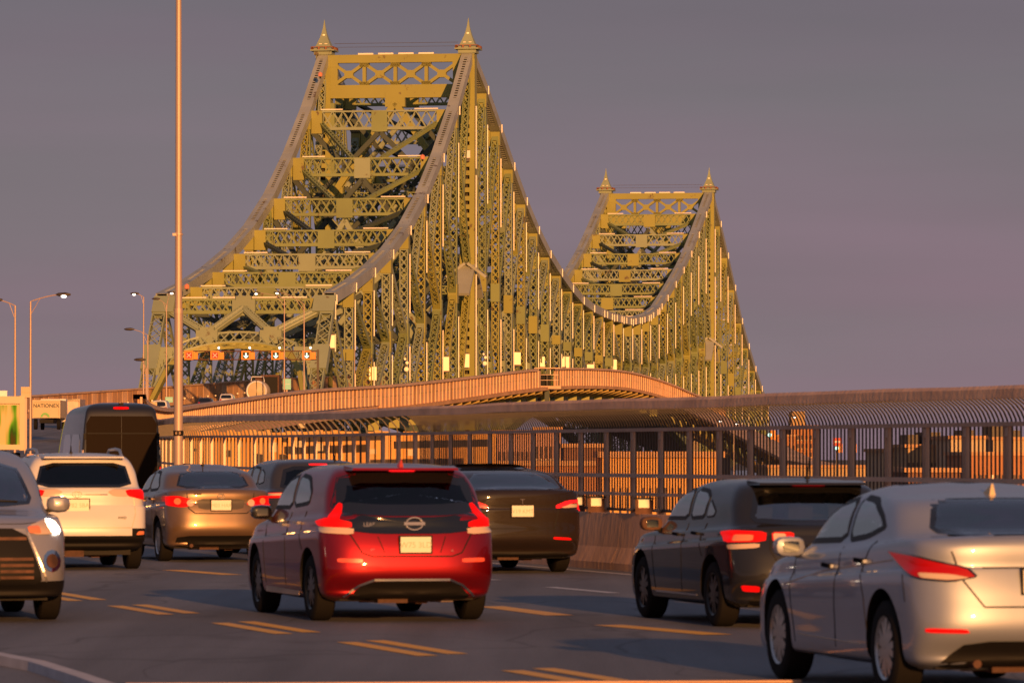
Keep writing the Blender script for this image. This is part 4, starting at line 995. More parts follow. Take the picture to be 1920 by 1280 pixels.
def body_mesh(levels, L, sub=7):
    levels = list(levels)
    if len(levels) == 11 and levels[-1][1] < 2:          # crisp shoulder crease
        l = levels[4]; levels.insert(5, (l[0]+.006, l[1]+.016, l[2]-.006, l[3]+.016, l[4]-.016) + tuple(l[5:]))
        l = levels[1]; levels.insert(2, (l[0]-.006, l[1]+.05, l[2]+.004, l[3]+.05, l[4]+.022) + tuple(l[5:]))
    A = [ring(l, L/2, L) for l in levels]; rows = []
    for k in range(len(A)-1):
        p1, p2 = A[k], A[k+1]; p0 = A[k-1] if k else 2*p1-p2; p3 = A[k+2] if k+2 < len(A) else 2*p2-p1
        d = lambda a, b: np.maximum(np.linalg.norm(a-b, axis=1), 1e-4)[:, None]**.5
        t0 = 0; t1 = t0+d(p0, p1); t2 = t1+d(p1, p2); t3 = t2+d(p2, p3)
        for s in range(sub):
            t = t1+(t2-t1)*s/sub
            a1 = (t1-t)/(t1-t0)*p0+(t-t0)/(t1-t0)*p1; a2 = (t2-t)/(t2-t1)*p1+(t-t1)/(t2-t1)*p2; a3 = (t3-t)/(t3-t2)*p2+(t-t2)/(t3-t2)*p3
            b1 = (t2-t)/(t2-t0)*a1+(t-t0)/(t2-t0)*a2; b2 = (t3-t)/(t3-t1)*a2+(t-t1)/(t3-t1)*a3
            rows.append((t2-t)/(t2-t1)*b1+(t-t1)/(t2-t1)*b2)
    rows.append(A[-1]); n = len(rows[0]); v = []; f = []
    idx = []
    for r in rows:                        # full loop: left side rear->front, right side front->rear, centre points shared
        base = len(v); v += [tuple(q) for q in r]; v += [(q[0], -q[1], q[2]) for q in r[-2:0:-1]]; idx.append(base)
    m = 2*n-2
    for k in range(len(rows)-1):
        for j in range(m):
            j2 = (j+1) % m; f.append((idx[k]+j, idx[k]+j2, idx[k+1]+j2, idx[k+1]+j))
    for base, flip in ((idx[0], False), (idx[-1], True)):
        for j in range(n-1):
            a, b_ = j, j+1; c_, d_ = (m-(j+1)) % m, (m-j) % m
            q = [base+a, base+b_, base+c_, base+d_]
            q2 = []
            for t in q:
                if t not in q2: q2.append(t)
            if len(q2) > 2: f.append(tuple(q2 if flip else q2[::-1]))
    me = bpy.data.meshes.new('body'); me.from_pydata(v, [], f)
    bm = bmesh.new(); bm.from_mesh(me); bmesh.ops.recalc_face_normals(bm, faces=bm.faces); bm.to_mesh(me); bm.free()
    return me
def chaikin(P, n=2):
    for _ in range(n):
        Q = []
        for i in range(len(P)):
            a, b = P[i], P[(i+1) % len(P)]; Q += [(a[0]*.86+b[0]*.14, a[1]*.86+b[1]*.14), (a[0]*.14+b[0]*.86, a[1]*.14+b[1]*.86)]
        P = Q
    return P
def inside(x, y, P):
    c = False; j = len(P)-1
    for i in range(len(P)):
        if (P[i][1] > y) != (P[j][1] > y) and x < (P[j][0]-P[i][0])*(y-P[i][1])/(P[j][1]-P[i][1])+P[i][0]: c = not c
        j = i
    return c
class Car:
    def __init__(s, name, label, cat, px_, py_, head, corner, levels, L, wheels, m_body, D=None, group=None, wr=.33, z0=0., track=.76, rim='alloy', spokes=5, under=True):
        """corner: local (x, y) of the tyre that stands at picture point px_, py_"""
        D = F*CZ/(py_-850.) if D is None else D
        h = R(head); fw = Vector((-math.sin(h), math.cos(h), 0)); lf = Vector((-math.cos(h), -math.sin(h), 0))
        P = Vector(((px_-960)/F*D, D, 0)); o = P-fw*corner[0]-lf*corner[1]
        s.rz = math.atan2(fw.y, fw.x); s.e = empty(name, (o.x, o.y, z0), label, cat, group, s.rz); s.L = L
        me = body_mesh(levels, L); s.bvh = BVHTree.FromPolygons([v.co.copy() for v in me.vertices], [tuple(p.vertices) for p in me.polygons])
        s.me = me; s.m = m_body; s.wheels = wheels; s.wr = wr; s.track = track; s.holes = []; s.rim = rim; s.spokes = spokes; s.under = under; s.lv = levels
    def conv(s, a): a = R(a); return Vector((math.cos(a), -math.sin(a), 0)), Vector((math.sin(a), math.cos(a), 0))
    def hit(s, u, z, a, mir=False):
        d, p = s.conv(a); C = Vector((s.L/2, 0, 0)); o = C + p*(u - C.dot(p)) - d*8; o.z = z
        if mir: o.y = -o.y; d = Vector((d.x, -d.y, 0))
        h, n, i, t = s.bvh.ray_cast(o, d)
        if h is None: h, n, i, t = s.bvh.find_nearest(o+d*(8-s.L/2*abs(d.x)))
        return h, d
    def panel(s, name, pts, a, m, off=.005, smooth=1, mirror=False, border=None, hole=False, bw=.04, parent=None, skirt=.012, three=False, label=None):
        """a sheet laid on the body: pts (u, z) seen along direction a degrees (0 from behind, 90 from the left, 180 from the front)"""
        d, p = s.conv(a)
        if three: pts = [(Vector((x, y, 0)).dot(p), z) for x, y, z in pts]
        P = chaikin(pts, smooth) if smooth else list(pts); Q = []
        for i in range(len(P)):
            q, r = P[i], P[(i+1) % len(P)]; n = max(1, int(math.hypot(r[0]-q[0], r[1]-q[1])/.05))
            Q += [(q[0]+(r[0]-q[0])*k/n, q[1]+(r[1]-q[1])*k/n) for k in range(n)]
        c = (sum(q[0] for q in Q)/len(Q), sum(q[1] for q in Q)/len(Q))
        res = None
        for mir in ((False, True) if mirror else (False,)):
            V = []; N = len(Q); b = MB()
            def ins(q, w): 
                l = math.hypot(c[0]-q[0], c[1]-q[1]); w = min(w, l*.6); return (q[0]+(c[0]-q[0])*w/l, q[1]+(c[1]-q[1])*w/l)
            def lay(fn, o_):
                for q in Q:
                    g_ = fn(q); h, dd = s.hit(g_[0], g_[1], a, mir); V.append(tuple(h-dd*o_))
            ar = sum(Q[i][0]*Q[(i+1) % N][1]-Q[(i+1) % N][0]*Q[i][1] for i in range(N)); IN = {}
            for i in range(N):
                a_, b_ = Q[i-2], Q[(i+2) % N]; tx, ty = b_[0]-a_[0], b_[1]-a_[1]; l = math.hypot(tx, ty) or 1; sg = 1 if ar > 0 else -1
                l2 = math.hypot(c[0]-Q[i][0], c[1]-Q[i][1]); w_ = min(bw, l2*.5); IN[Q[i]] = (Q[i][0]-ty/l*w_*sg, Q[i][1]+tx/l*w_*sg)
            if border: ins = lambda q, w: IN[q]
            else: ins = lambda q, w: (q[0]*.92+c[0]*.08, q[1]*.92+c[1]*.08)
            lay(lambda q: q, -skirt); lay(lambda q: q, off); lay(lambda q: ins(q, bw), off)
            fr = (.75, .5, .25)
            for f_ in fr: lay(lambda q: (ins(q, bw)[0]*f_+c[0]*(1-f_), ins(q, bw)[1]*f_+c[1]*(1-f_)), off)
            h, dd = s.hit(c[0], c[1], a, mir); V.append(tuple(h-dd*off)); b.v = V
            for k in range(5):
                for j in range(N):
                    j2 = (j+1) % N; f = (k*N+j, k*N+j2, (k+1)*N+j2, (k+1)*N+j); b.f.append(f if mir else f[::-1]); b.m.append(1 if k < 2 and border else 0)
            for j in range(N): f = (5*N+j, 5*N+(j+1) % N, 6*N); b.f.append(f if mir else f[::-1]); b.m.append(0)
            res = b.build(name, [m, border] if border else m, parent or s.e, world=False, smooth=True, label=label)
            me = res.data; k = 2*N*1
            nn = sum((Vector(me.polygons[j].normal) for j in range(2*N, 3*N)), Vector())
            dd = s.conv(a)[0]; dd = Vector((dd.x, -dd.y, 0)) if mir else dd
            if nn.dot(dd) > 0: me.flip_normals()
            if hole: s.holes.append((a, mir, P, c))
        return res
    def strip(s, name, pts, a, m, w=.011, off=.001, mirror=False, depth=.002):
        for mir in ((False, True) if mirror else (False,)):
            b = MB(); Q = []
            for q, r in zip(pts, pts[1:]):
                n = max(1, int(math.hypot(r[0]-q[0], r[1]-q[1])/.05)); Q += [(q[0]+(r[0]-q[0])*k/n, q[1]+(r[1]-q[1])*k/n) for k in range(n)]
            Q.append(pts[-1]); H = [s.hit(u, z, a, mir) for u, z in Q]; W3 = [h-d*off for h, d in H]
            for (p0, p1) in zip(W3, W3[1:]): b.bar(p0, p1, depth*2, w, H[0][1])
            b.build(name, m, s.e, world=False)
    def finish(s, inner=True):
        cm = MB(); wx0, wx1 = s.wheels
        for wx in (wx0, wx1):
            for sy in (-1, 1): 
                b = MB(); b.lathe([(-.34, s.wr+.075), (.34, s.wr+.055)], (wx, sy*(s.track+.16), s.wr+.01), 'Y', 40); n = 40
                b.f += [tuple(range(n))[::-1], tuple(range(n, 2*n))]; b.m += [0, 0]; k = len(cm.v); cm.v += b.v; cm.f += [tuple(i+k for i in f) for f in b.f]; cm.m += b.m
        cut = cm.build('cutter', [s.m, M['dark']], None); cut.data.polygons.foreach_set('material_index', [1]*len(cut.data.polygons)); fix_normals(cut)
        me = s.me; me.materials.append(s.m); me.materials.append(M['dark'])
        o = bpy.data.objects.new('body', me); COL.objects.link(o)
        md = o.modifiers.new('wells', 'BOOLEAN'); md.object = cut; md.operation = 'DIFFERENCE'; md.solver = 'EXACT'; md.use_self = False
        bpy.context.view_layer.update(); nm = bpy.data.meshes.new_from_object(o.evaluated_get(bpy.context.evaluated_depsgraph_get()))
        bpy.data.objects.remove(o); bpy.data.objects.remove(cut); nm.name = 'body'
        bm = bmesh.new(); bm.from_mesh(nm); kill = set()
        for (a, mir, P, c) in s.holes:
            d, p = s.conv(a)
            if mir: d = Vector((d.x, -d.y, 0)); p = Vector((p.x, -p.y, 0))
            S_ = [(c[0]+(q[0]-c[0])*.985, c[1]+(q[1]-c[1])*.985) for q in P]
            for f in bm.faces:
                if f.normal.dot(-d) > .08 and all(inside(v.co.dot(p), v.co.z, S_) for v in f.verts): kill.add(f)
        for f in bm.faces:
            c_ = f.calc_center_median()
            for (fn, mi) in getattr(s, 'zones', []):
                if f.material_index == 0 and fn(c_): f.material_index = mi
        if kill: bmesh.ops.delete(bm, geom=list(kill), context='FACES')
        bm.to_mesh(nm); bm.free()
        nm.polygons.foreach_set('use_smooth', [True]*len(nm.polygons)); nm.set_sharp_from_angle(angle=R(38))
        o = bpy.data.objects.new('body', nm); COL.objects.link(o); o.parent = s.e; s.body = o
        if inner: s.interior()
        s.make_wheels()
        if s.under:
            b = MB(); b.box((s.L/2, 0, .26), (s.L*.86, 1.35, .1)); b.build('floor_pan', M['dark'], s.e, world=False)
            b = MB(); b.tube([(.55, -.4, .27), (.55, .42, .27)], .09, 10); (b.tube([(.1, .45, .25), (.75, .45, .25)], .03, 8) if not s.e.name.startswith(('red_', 'graphite')) else None); b.box((wx0, 0, .3), (.12, 1.3, .08)); b.box((.7, -.2, .22), (.35, .12, .1)); b.box((.35, .15, .23), (.2, .3, .09)); b.build('exhaust', M['under'], s.e, world=False)
    def interior(s):
        z0 = .35; wx0, wx1 = s.wheels; b = MB()
        zb = max(l[1] for l in s.lv[:7])-.12
        b.box((s.L/2-.1, 0, z0), (s.L*.62, 1.4, .06)); b.box((wx1-.55, 0, zb-.12), (.5, 1.36, .22)); b.build('dashboard', M['interior'], s.e, world=False)
        for sx, sy, nm in ((wx1-1.35, .37, 'front_seat'), (wx1-1.35, -.37, 'front_seat')):
            b = MB(); b.bar((sx+.2, sy, .5), (sx-.28, sy, .52), .5, .16, (0, 1, 0)); b.bar((sx-.25, sy, .5), (sx-.45, sy, 1.12), .48, .14, (0, 1, 0)); b.bar((sx-.46, sy, 1.17), (sx-.49, sy, 1.35), .26, .09, (0, 1, 0)); b.build(nm, M['interior'], s.e, world=False)
        b = MB(); sx = wx1-2.25; b.box((sx, 0, .55), (.5, 1.25, .16)); b.bar((sx-.22, 0, .55), (sx-.42, 0, 1.05), 1.25, .14, (0, 1, 0))
        for sy in (-.4, 0, .4): b.bar((sx-.43, sy, 1.08), (sx-.46, sy, 1.2), .24, .08, (0, 1, 0))
        b.build('rear_seat', M['interior'], s.e, world=False)
        b = MB(); N = 14; c = Vector((wx1-.88, .37, zb+.02))
        b.tube([c+Vector((-.06*math.sin(2*math.pi*i/N), .18*math.cos(2*math.pi*i/N), .17*math.sin(2*math.pi*i/N))) for i in range(N+1)], .015, 6); b.build('steering_wheel', M['interior'], s.e, world=False)
    def make_wheels(s):
        for wx in s.wheels:
            for sy in (-1, 1):
                r = s.wr; c = (0, 0, 0); rr = r*.66
                t = MB(); t.lathe([(-.10, rr), (-.105, r*.90), (-.085, r*.985), (-.05, r), (.05, r), (.085, r*.985), (.105, r*.90), (.10, rr), (-.10, rr)], c, 'Y', 40)
                w = t.build('wheel', M['rubber'], s.e, world=False, smooth=True); w.location = (wx, sy*s.track, r)
                b = MB(); o = sy
                b.lathe([(-.08*o, rr*1.0), (.09*o, rr*1.03), (.098*o, rr*1.0), (.085*o, rr*.92), (.02*o, rr*.88), (.0, rr*.86)], c, 'Y', 36); b.build('rim', M[s.rim], w, world=False, smooth=True)
                b = MB(); b.lathe([(.01*o, .02), (.01*o, rr*.9)], c, 'Y', 24); b.build('brake_disc', M['dark'], w, world=False)
                b = MB(); n = s.spokes; a0 = random.random()
                for k in range(n):
                    a = 2*math.pi*k/n+a0; d_ = Vector((math.cos(a), 0, math.sin(a))); pr = Vector((-math.sin(a), 0, math.cos(a)))
                    for sg in ((-1, 1) if n < 8 else (0,)):
                        p0 = d_*.045+pr*.018*sg+Vector((0, .075*o, 0)); p1 = d_*rr*.96+pr*.05*sg+Vector((0, .07*o, 0)); b.bar(p0, p1, .05 if n < 8 else .036, .03, pr)
                b.lathe([(.09*o, .005), (.09*o, .055), (.06*o, .075), (.03*o, .08)], c, 'Y', 16); b.build('spokes', M[s.rim], w, world=False)
    def mirror_pair(s, x, y, z, m, sides=(-1, 1), sz=(.11, .23, .15)):
        for sy in sides:
            b = MB(); N = 12; rows = []
            for (t, k) in ((-.5, .55), (-.42, .9), (-.15, 1), (.2, .96), (.42, .75), (.5, .35)):
                rows.append([(t*sz[0]*1.3, sz[1]/2*k*math.copysign(abs(math.cos(a))**.7, math.cos(a)), sz[2]/2*k*math.copysign(abs(math.sin(a))**.7, math.sin(a))) for a in [2*math.pi*j/N for j in range(N)]])
            for r_ in rows: b.v += r_
            for i in range(len(rows)-1):
                for j in range(N): j2 = (j+1) % N; b.f.append((i*N+j, i*N+j2, (i+1)*N+j2, (i+1)*N+j)); b.m.append(0)
            b.f += [tuple(range(N))[::-1], tuple((len(rows)-1)*N+j for j in range(N))]; b.m += [1, 0]
            o = b.build('wing_mirror', [m, M['gloss_black']], s.e, world=False, smooth=True); fix_normals(o); o.location = (x, sy*(y+sz[1]*.5), z)
            g = MB(); g.box((-sz[0]*.66, 0, 0), (.008, sz[1]*.5, sz[2]*.5)); g.build('mirror_glass', M['mirror'], o, world=False)
            a = MB(); a.bar((0, -sy*.02, -.05), (0.02, -sy*(sz[1]*.5+.14), -.09), .05, .04); a.build('mirror_arm', M['dark'], o, world=False)
    def handles(s, L_, m, mirror=True):
        for (x, z) in L_:
            for sy in ((1, -1) if mirror else (1,)):
                h, d = s.hit(x, z, 90, sy < 0); b = MB(); b.bar((h.x-.1, h.y+sy*.03, z), (h.x+.1, h.y+sy*.03, z+.008), .022, .03, (0, 1, 0)); b.box((h.x-.09, h.y+sy*.012, z), (.025, .03, .022)); b.box((h.x+.09, h.y+sy*.012, z), (.025, .03, .022)); b.build('door_handle', m, s.e, world=False)
    def plate(s, z, txt, w=.305, h=.152, yoff=0., front=False, faint=True, tilt=0):
        hh, d = s.hit(yoff if not front else -yoff, z, 180 if front else 0); x = hh.x+(.022 if front else -.022)
        p = MB(); p.box((0, 0, 0), (.012, w, h)); o = p.build('licence_plate', M['plate'], s.e, world=False); o.location = (x, yoff, z)
        ink = M['plate_ink_faint'] if faint else M['plate_ink']
        text_mesh('plate_number', txt, h*.52, ink, o, ((.008 if front else -.008), 0, -.005), (R(90), 0, R(90 if front else -90)), depth=.001)
        fr = MB(); fr.box((.004, 0, 0), (.01, w+.03, h+.03)); fr.build('plate_frame', M['dark'], o, world=False)
    def antenna(s, x, y=0., kind='whip', m=None, L=.2):
        h, n, i, t = s.bvh.ray_cast(Vector((x, y, 5)), Vector((0, 0, -1))); b = MB()
        if kind == 'fin': b.hexa([h+Vector(q) for q in ((-.09, -.022, -.01), (.10, -.022, -.01), (.10, .022, -.01), (-.09, .022, -.01), (-.085, -.006, .07), (-.02, -.004, .05), (-.02, .004, .05), (-.085, .006, .07))])
        else: b.tube([h, h+Vector((-L*.35, 0, L))], [.011, .004], 6); b.box(tuple(h), (.06, .04, .03))
        b.build('antenna', m or M['dark'], s.e, world=False)
    def text(s, txt, y, z, size, m, name='badge', a=0):
        h, d = s.hit(y, z, 0); return text_mesh(name, txt, size, m, s.e, (h.x-.008, y, z), (R(90), 0, R(-90)), depth=.003)

def hatch_levels(L, W, H, belt=1.02, rg=.17, hatch_x=.50, roofx0=.8, wsb=None, hoodz=.86, fz=.74, tumb=.60, zg=1.06, wst=None, glassbase=.82, up=.22):
    w = W/2; k = w/.895
    wf = L-1.13; rf = L-2.13
    return [(.35, up-.02, L-.33, up-.02, w*.83, .3, .3, 4), (.14, up+.05, L-.13, up, w*.945, .28, .45, 4),
            (.02, .46, L-.02, .42, w*.99, .34, .62, 3.6), (.03, .70, L-.03, .60, w, .36, .70, 3.4), (.09, .90, L-.15, fz, w*.995, .36, .72, 3.4),
            (.12, belt, L-.33, hoodz, w*.965, .34, .68, 3.2, .02), (rg, zg, wf, zg-.05, w*.915, .30, .62, 3.0, .03), ((rg*1.1+hatch_x)/2+.02, (zg+H)/2+.0, (wf+rf)/2+.05, (zg+H)/2-.02, w*.85, .26, .5, 3.4, .01),
            (hatch_x, H-.085, rf, H-.085, w*.745, .28, .42, 3.4, .012), (roofx0, H-.02, rf-.25, H-.02, w*.56, .34, .36, 2.6, .012), (roofx0+.45, H, rf-.6, H, .03, .2, .2, 2.4)]
def sedan_levels(L, W, H, deck=1.02, tb=.62, zg=.98, roofr=1.35, hoodz=.82, fz=.72, wf=None, rf=None, trunk_x=.10):
    w = W/2; wf = wf or L-1.18; rf = rf or L-2.05
    return [(.35, .20, L-.33, .20, w*.83, .3, .3, 4), (.15, .26, L-.13, .22, w*.945, .30, .45, 4),
            (.02, .46, L-.02, .42, w*.985, .36, .65, 3.5), (.03, .70, L-.03, .58, w, .38, .72, 3.3), (trunk_x-.03, .88, L-.14, fz, w*.99, .36, .74, 3.3),
            (trunk_x, deck, L-.32, hoodz, w*.955, .32, .70, 3.2, .025), (tb, deck+.035, wf, zg, w*.90, .34, .6, 3.0, .02), ((tb+roofr)/2-.03, (deck+H)/2+.05, (wf+rf)/2+.06, (zg+H)/2-.0, w*.80, .34, .5, 2.9, .015),
            (roofr, H-.085, rf, H-.08, w*.685, .34, .44, 2.8, .015), (roofr+.35, H-.02, rf-.28, H-.018, w*.48, .34, .36, 2.6, .012), (roofr+.7, H, rf-.6, H, .03, .2, .2, 2.4)]
GB = M['gloss_black']; WT = mat('window_trim', (.008, .008, .009), .5, spec=.25); M['mirror'] = mat('mirror_glass', (.22, .24, .23), .06, 1.)
def spoiler(c, x0, x1, z0, z1, w, m, th=.03):
    b = MB(); b.hexa([(x0, -w*.96, z0), (x1, -w, z1-.015), (x1, w, z1-.015), (x0, w*.96, z0), (x0+.01, -w*.94, z0+th*.8), (x1, -w, z1+th), (x1, w, z1+th), (x0+.01, w*.94, z0+th*.8)])
    o = b.build('roof_spoiler', m, c.e, world=False); fix_normals(o)
# --- the red electric hatchback (facing away, left three-quarter)
P_RED = paint('deep_red_paint', (.30, .002, .006), .75, .40)
c = Car('red_hatchback', 'deep red hatchback in the middle of the road with a black band under its window', 'car', 600, 1162, 14, (.83, .76),
        hatch_levels(4.48, 1.80, 1.555, belt=1.02, rg=.20, hatch_x=.52, zg=1.07), 4.48, (.83, 3.53), P_RED, wr=.325, rim='alloy_dk')
c.panel('rear_window', [(-.77, 1.08), (-.635, 1.47), (.635, 1.47), (.77, 1.08), (.3, 1.04), (-.3, 1.04)], 0, M['glass_dk'], border=GB, hole=True, bw=.11)
c.panel('tailgate_band', [(-.70, 1.08), (-.3, 1.03), (.3, 1.03), (.70, 1.08), (.66, .90), (.35, .865), (-.35, .865), (-.66, .90)], 0, GB, off=.009)
c.panel('side_window', [(2.98, 1.08), (2.38, 1.40), (1.98, 1.455), (1.93, 1.09)], 90, M['glass_side'], border=WT, hole=True, mirror=True)
c.panel('side_window', [(1.86, 1.10), (1.90, 1.455), (1.45, 1.43), (1.12, 1.28), (1.15, 1.14)], 90, M['glass_side'], border=WT, hole=True, mirror=True)
c.panel('windscreen', [(-.62, 1.10), (-.48, 1.42), (.48, 1.42), (.62, 1.10)], 180, M['glass'], border=GB, hole=True)
c.panel('tail_lamp', [(.12, .59, .925), (.12, .60, .985), (.34, .75, 1.03), (.60, .87, .985), (.42, .88, .94)], 35, M['red_lit'], three=True, mirror=True, off=.014, smooth=1)
c.panel('tail_lamp_fin', [(.22, .67, .99), (.29, .665, 1.16), (.33, .69, 1.17), (.36, .76, 1.02)], 35, M['red_lit'], three=True, mirror=True, off=.016, smooth=1)
c.panel('turn_lamp', [(.10, .58, .86), (.10, .58, .925), (.42, .88, .935), (.34, .86, .88)], 35, M['clear_lens'], three=True, mirror=True, off=.013)
c.panel('bumper_reflector', [(.50, .585), (.50, .625), (.74, .63), (.74, .59)], 0, M['reflector'], mirror=True, off=.01, smooth=1)
c.panel('brake_lamp', [(-.13, 1.475), (-.13, 1.50), (.13, 1.50), (.13, 1.475)], 0, M['red_hot'], off=.02)
c.panel('diffuser', [(-.62, .24), (-.48, .37), (-.36, .40), (.36, .40), (.48, .37), (.62, .24), (.5, .17), (-.5, .17)], 0, M['dark'], off=.012)
c.strip('silver_trim', [(-.66, .25), (-.52, .36), (-.38, .415), (.38, .415), (.52, .36), (.66, .25)], 0, M['chrome'], w=.022, off=.014)
c.strip('tailgate_seam', [(-.62, .88), (-.50, .68), (-.40, .645), (.40, .645), (.50, .68), (.62, .88)], 0, M['dark'], w=.012)
c.strip('tailgate_crease', [(-.34, .84), (-.28, .68)], 0, M['dark'], w=.008); c.strip('tailgate_crease', [(.34, .84), (.28, .68)], 0, M['dark'], w=.008)
for q in ([(1.90, 1.06), (1.90, .6), (1.93, .33)], [(2.98, 1.02), (3.02, .7), (2.95, .33)], [(1.20, 1.08), (1.22, .85), (1.08, .70)]): c.strip('door_seam', q, 90, M['dark'], mirror=True)
c.strip('sill_trim', [(1.35, .27), (3.0, .27)], 90, M['steel_lt'], w=.07, off=.004, mirror=True)
c.handles([(2.08, .93), (1.35, .96)], M['chrome']); c.plate(.76, 'W75 3LD', yoff=-.03)
b = MB(); N = 20
for i in range(N):
    t0, t1 = 2*math.pi*i/N, 2*math.pi*(i+1)/N; b.bar((0, .085*math.cos(t0), .06*math.sin(t0)), (0, .085*math.cos(t1), .06*math.sin(t1)), .016, .012, (1, 0, 0))
b.box((0, 0, 0), (.014, .21, .03)); h, d = c.hit(-.03, .965, 0); o = b.build('ring_badge', M['chrome'], c.e, world=False); o.location = (h.x-.02, -.03, .965)
c.text('LEAF', .42, .955, .055, M['chrome']); c.text('e+', .40, .715, .04, M['chrome']); c.text('SL', -.40, .70, .03, M['chrome'])
spoiler(c, .34, .64, 1.485, 1.50, .56, P_RED)
c.antenna(.62, -.0, 'fin', M['red_lens']); c.mirror_pair(2.95, .82, 1.05, GB); c.finish()
# --- dark grey hatchback at right
P_GR = dark_paint('dark_grey_paint', (.014, .015, .020), .45, .08)
c = Car('grey_hatchback', 'dark slate grey hatchback with black wheels just left of the silver sedan', 'car', 1354, 1173, 13, (.90, .76),
        hatch_levels(4.46, 1.78, 1.48, belt=.98, rg=.20, hatch_x=.56, zg=1.02, hoodz=.84, fz=.72), 4.46, (.90, 3.57), P_GR, wr=.325, rim='alloy_dk')
c.panel('rear_window', [(-.66, 1.05), (-.54, 1.385), (.54, 1.385), (.66, 1.05), (.3, 1.02), (-.3, 1.02)], 0, M['glass'], border=GB, hole=True, bw=.05)
c.panel('side_window', [(3.05, 1.04), (2.45, 1.34), (2.02, 1.39), (1.98, 1.05)], 90, M['glass_side'], border=WT, hole=True, mirror=True)
c.panel('side_window', [(1.91, 1.05), (1.95, 1.39), (1.55, 1.37), (1.38, 1.30), (1.42, 1.07)], 90, M['glass_side'], border=WT, hole=True, mirror=True)
c.panel('quarter_window', [(1.35, 1.08), (1.33, 1.28), (1.05, 1.16), (1.10, 1.09)], 90, M['glass_side'], border=WT, hole=True, mirror=True, bw=.02)
c.panel('windscreen', [(-.62, 1.06), (-.48, 1.36), (.48, 1.36), (.62, 1.06)], 180, M['glass'], border=GB, hole=True)
c.panel('tail_lamp', [(.12, .54, .86), (.13, .54, .96), (.35, .80, .975), (.66, .86, .955), (.42, .88, .85)], 38, M['red_lit'], three=True, mirror=True, off=.010)
c.panel('tail_lamp_inner', [(.36, .87), (.36, .94), (.48, .945), (.48, .87)], 0, M['clear_lens'], mirror=True, off=.012)
c.panel('tail_lamp_amber', [(.20, .62, .87), (.20, .62, .93), (.30, .80, .93), (.32, .80, .865)], 38, M['orange_lens'], three=True, mirror=True, off=.016)
c.panel('reverse_lamp', [(.12, .60, .80), (.12, .60, .845), (.38, .86, .83), (.36, .84, .78)], 38, M['clear_lens'], three=True, mirror=True, off=.010)
c.panel('tail_lamp', [(.28, .86), (.28, .955), (.49, .955), (.49, .86)], 0, M['red_lit'], mirror=True, off=.010)
c.panel('bumper_reflector', [(.62, .36), (.62, .42), (.80, .43), (.78, .37)], 14, M['red_lit'], mirror=True, off=.012)
c.panel('brake_lamp', [(-.16, 1.405), (-.16, 1.43), (.16, 1.43), (.16, 1.405)], 0, M['red_lens'], off=.02)
c.panel('diffuser', [(-.72, .26), (-.55, .38), (.55, .38), (.72, .26), (.5, .18), (-.5, .18)], 0, M['dark'], off=.012)
c.strip('chrome_badge_bar', [(.22, .87), (.42, .87)], 0, M['chrome'], w=.03, off=.01); c.strip('chrome_badge_bar', [(.22, .82), (.40, .82)], 0, M['chrome'], w=.02, off=.01)
c.strip('tailgate_seam', [(-.50, .98), (-.52, .78), (-.44, .62), (.44, .62), (.52, .78), (.50, .98)], 0, M['dark'])
for q in ([(1.95, 1.02), (1.95, .6), (1.98, .33)], [(3.05, .98), (3.08, .7), (3.0, .33)], [(1.28, 1.03), (1.32, .86), (1.20, .70)]): c.strip('door_seam', q, 90, M['dark'], mirror=True)
c.strip('sill_trim', [(1.45, .30), (3.0, .30)], 90, M['alloy'], w=.015, off=.004, mirror=True)
c.handles([(2.15, .90), (1.45, .92)], P_GR); c.plate(.74, 'H42 NKP'); c.antenna(.95, -.1, 'whip', L=.2); c.mirror_pair(3.02, .80, 1.0, M['under']); 
spoiler(c, .38, .74, 1.415, 1.43, .56, P_GR); c.e.scale = (1, 1, .955)
c.finish()
# --- silver sedan nearest, bottom right
P_SI = paint('silver_paint', (.30, .34, .43), .45, .42)
c = Car('silver_sedan', 'silver sedan nearest the camera, with alloy wheels and swept red tail lamp', 'car', 1482, 1272, 12.5, (3.60, .76),
        sedan_levels(4.55, 1.78, 1.45, deck=1.06, tb=.58, zg=.97, roofr=1.30, hoodz=.82, fz=.70), 4.55, (.90, 3.60), P_SI, wr=.33, spokes=7)
c.panel('rear_window', [(-.60, 1.115), (-.50, 1.335), (-.3, 1.355), (.3, 1.355), (.50, 1.335), (.60, 1.115), (.3, 1.09), (-.3, 1.09)], 0, M['glass'], border=GB, hole=True, bw=.035)
c.panel('side_window', [(3.12, 1.00), (2.55, 1.30), (2.12, 1.36), (2.0, 1.03)], 90, M['glass_side'], border=WT, hole=True, mirror=True)
c.panel('side_window', [(1.93, 1.03), (2.05, 1.365), (1.65, 1.345), (1.30, 1.24), (1.12, 1.14), (1.50, 1.06)], 90, M['glass_side'], border=WT, hole=True, mirror=True)
c.panel('windscreen', [(-.62, 1.02), (-.47, 1.33), (.47, 1.33), (.62, 1.02)], 180, M['glass'], border=GB, hole=True)
c.panel('tail_lamp', [(.10, .42, .83), (.12, .50, .90), (.30, .82, .975), (.85, .89, 1.0), (.50, .90, .885), (.25, .82, .815), (.12, .60, .795)], 40, M['red_lens'], three=True, mirror=True, off=.012, border=GB, bw=.012)
c.panel('turn_lamp', [(.12, .46, .825), (.14, .60, .85), (.26, .80, .86), (.24, .78, .825), (.14, .6, .81)], 40, M['clear_lens'], three=True, mirror=True, off=.019)
c.panel('bumper_reflector', [(.50, .455), (.52, .485), (.80, .49), (.80, .46)], 20, M['red_lit'], mirror=True, off=.010)
c.panel('diffuser', [(-.70, .24), (-.52, .40), (.52, .40), (.70, .24), (.5, .18), (-.5, .18)], 0, M['dark'], off=.012)
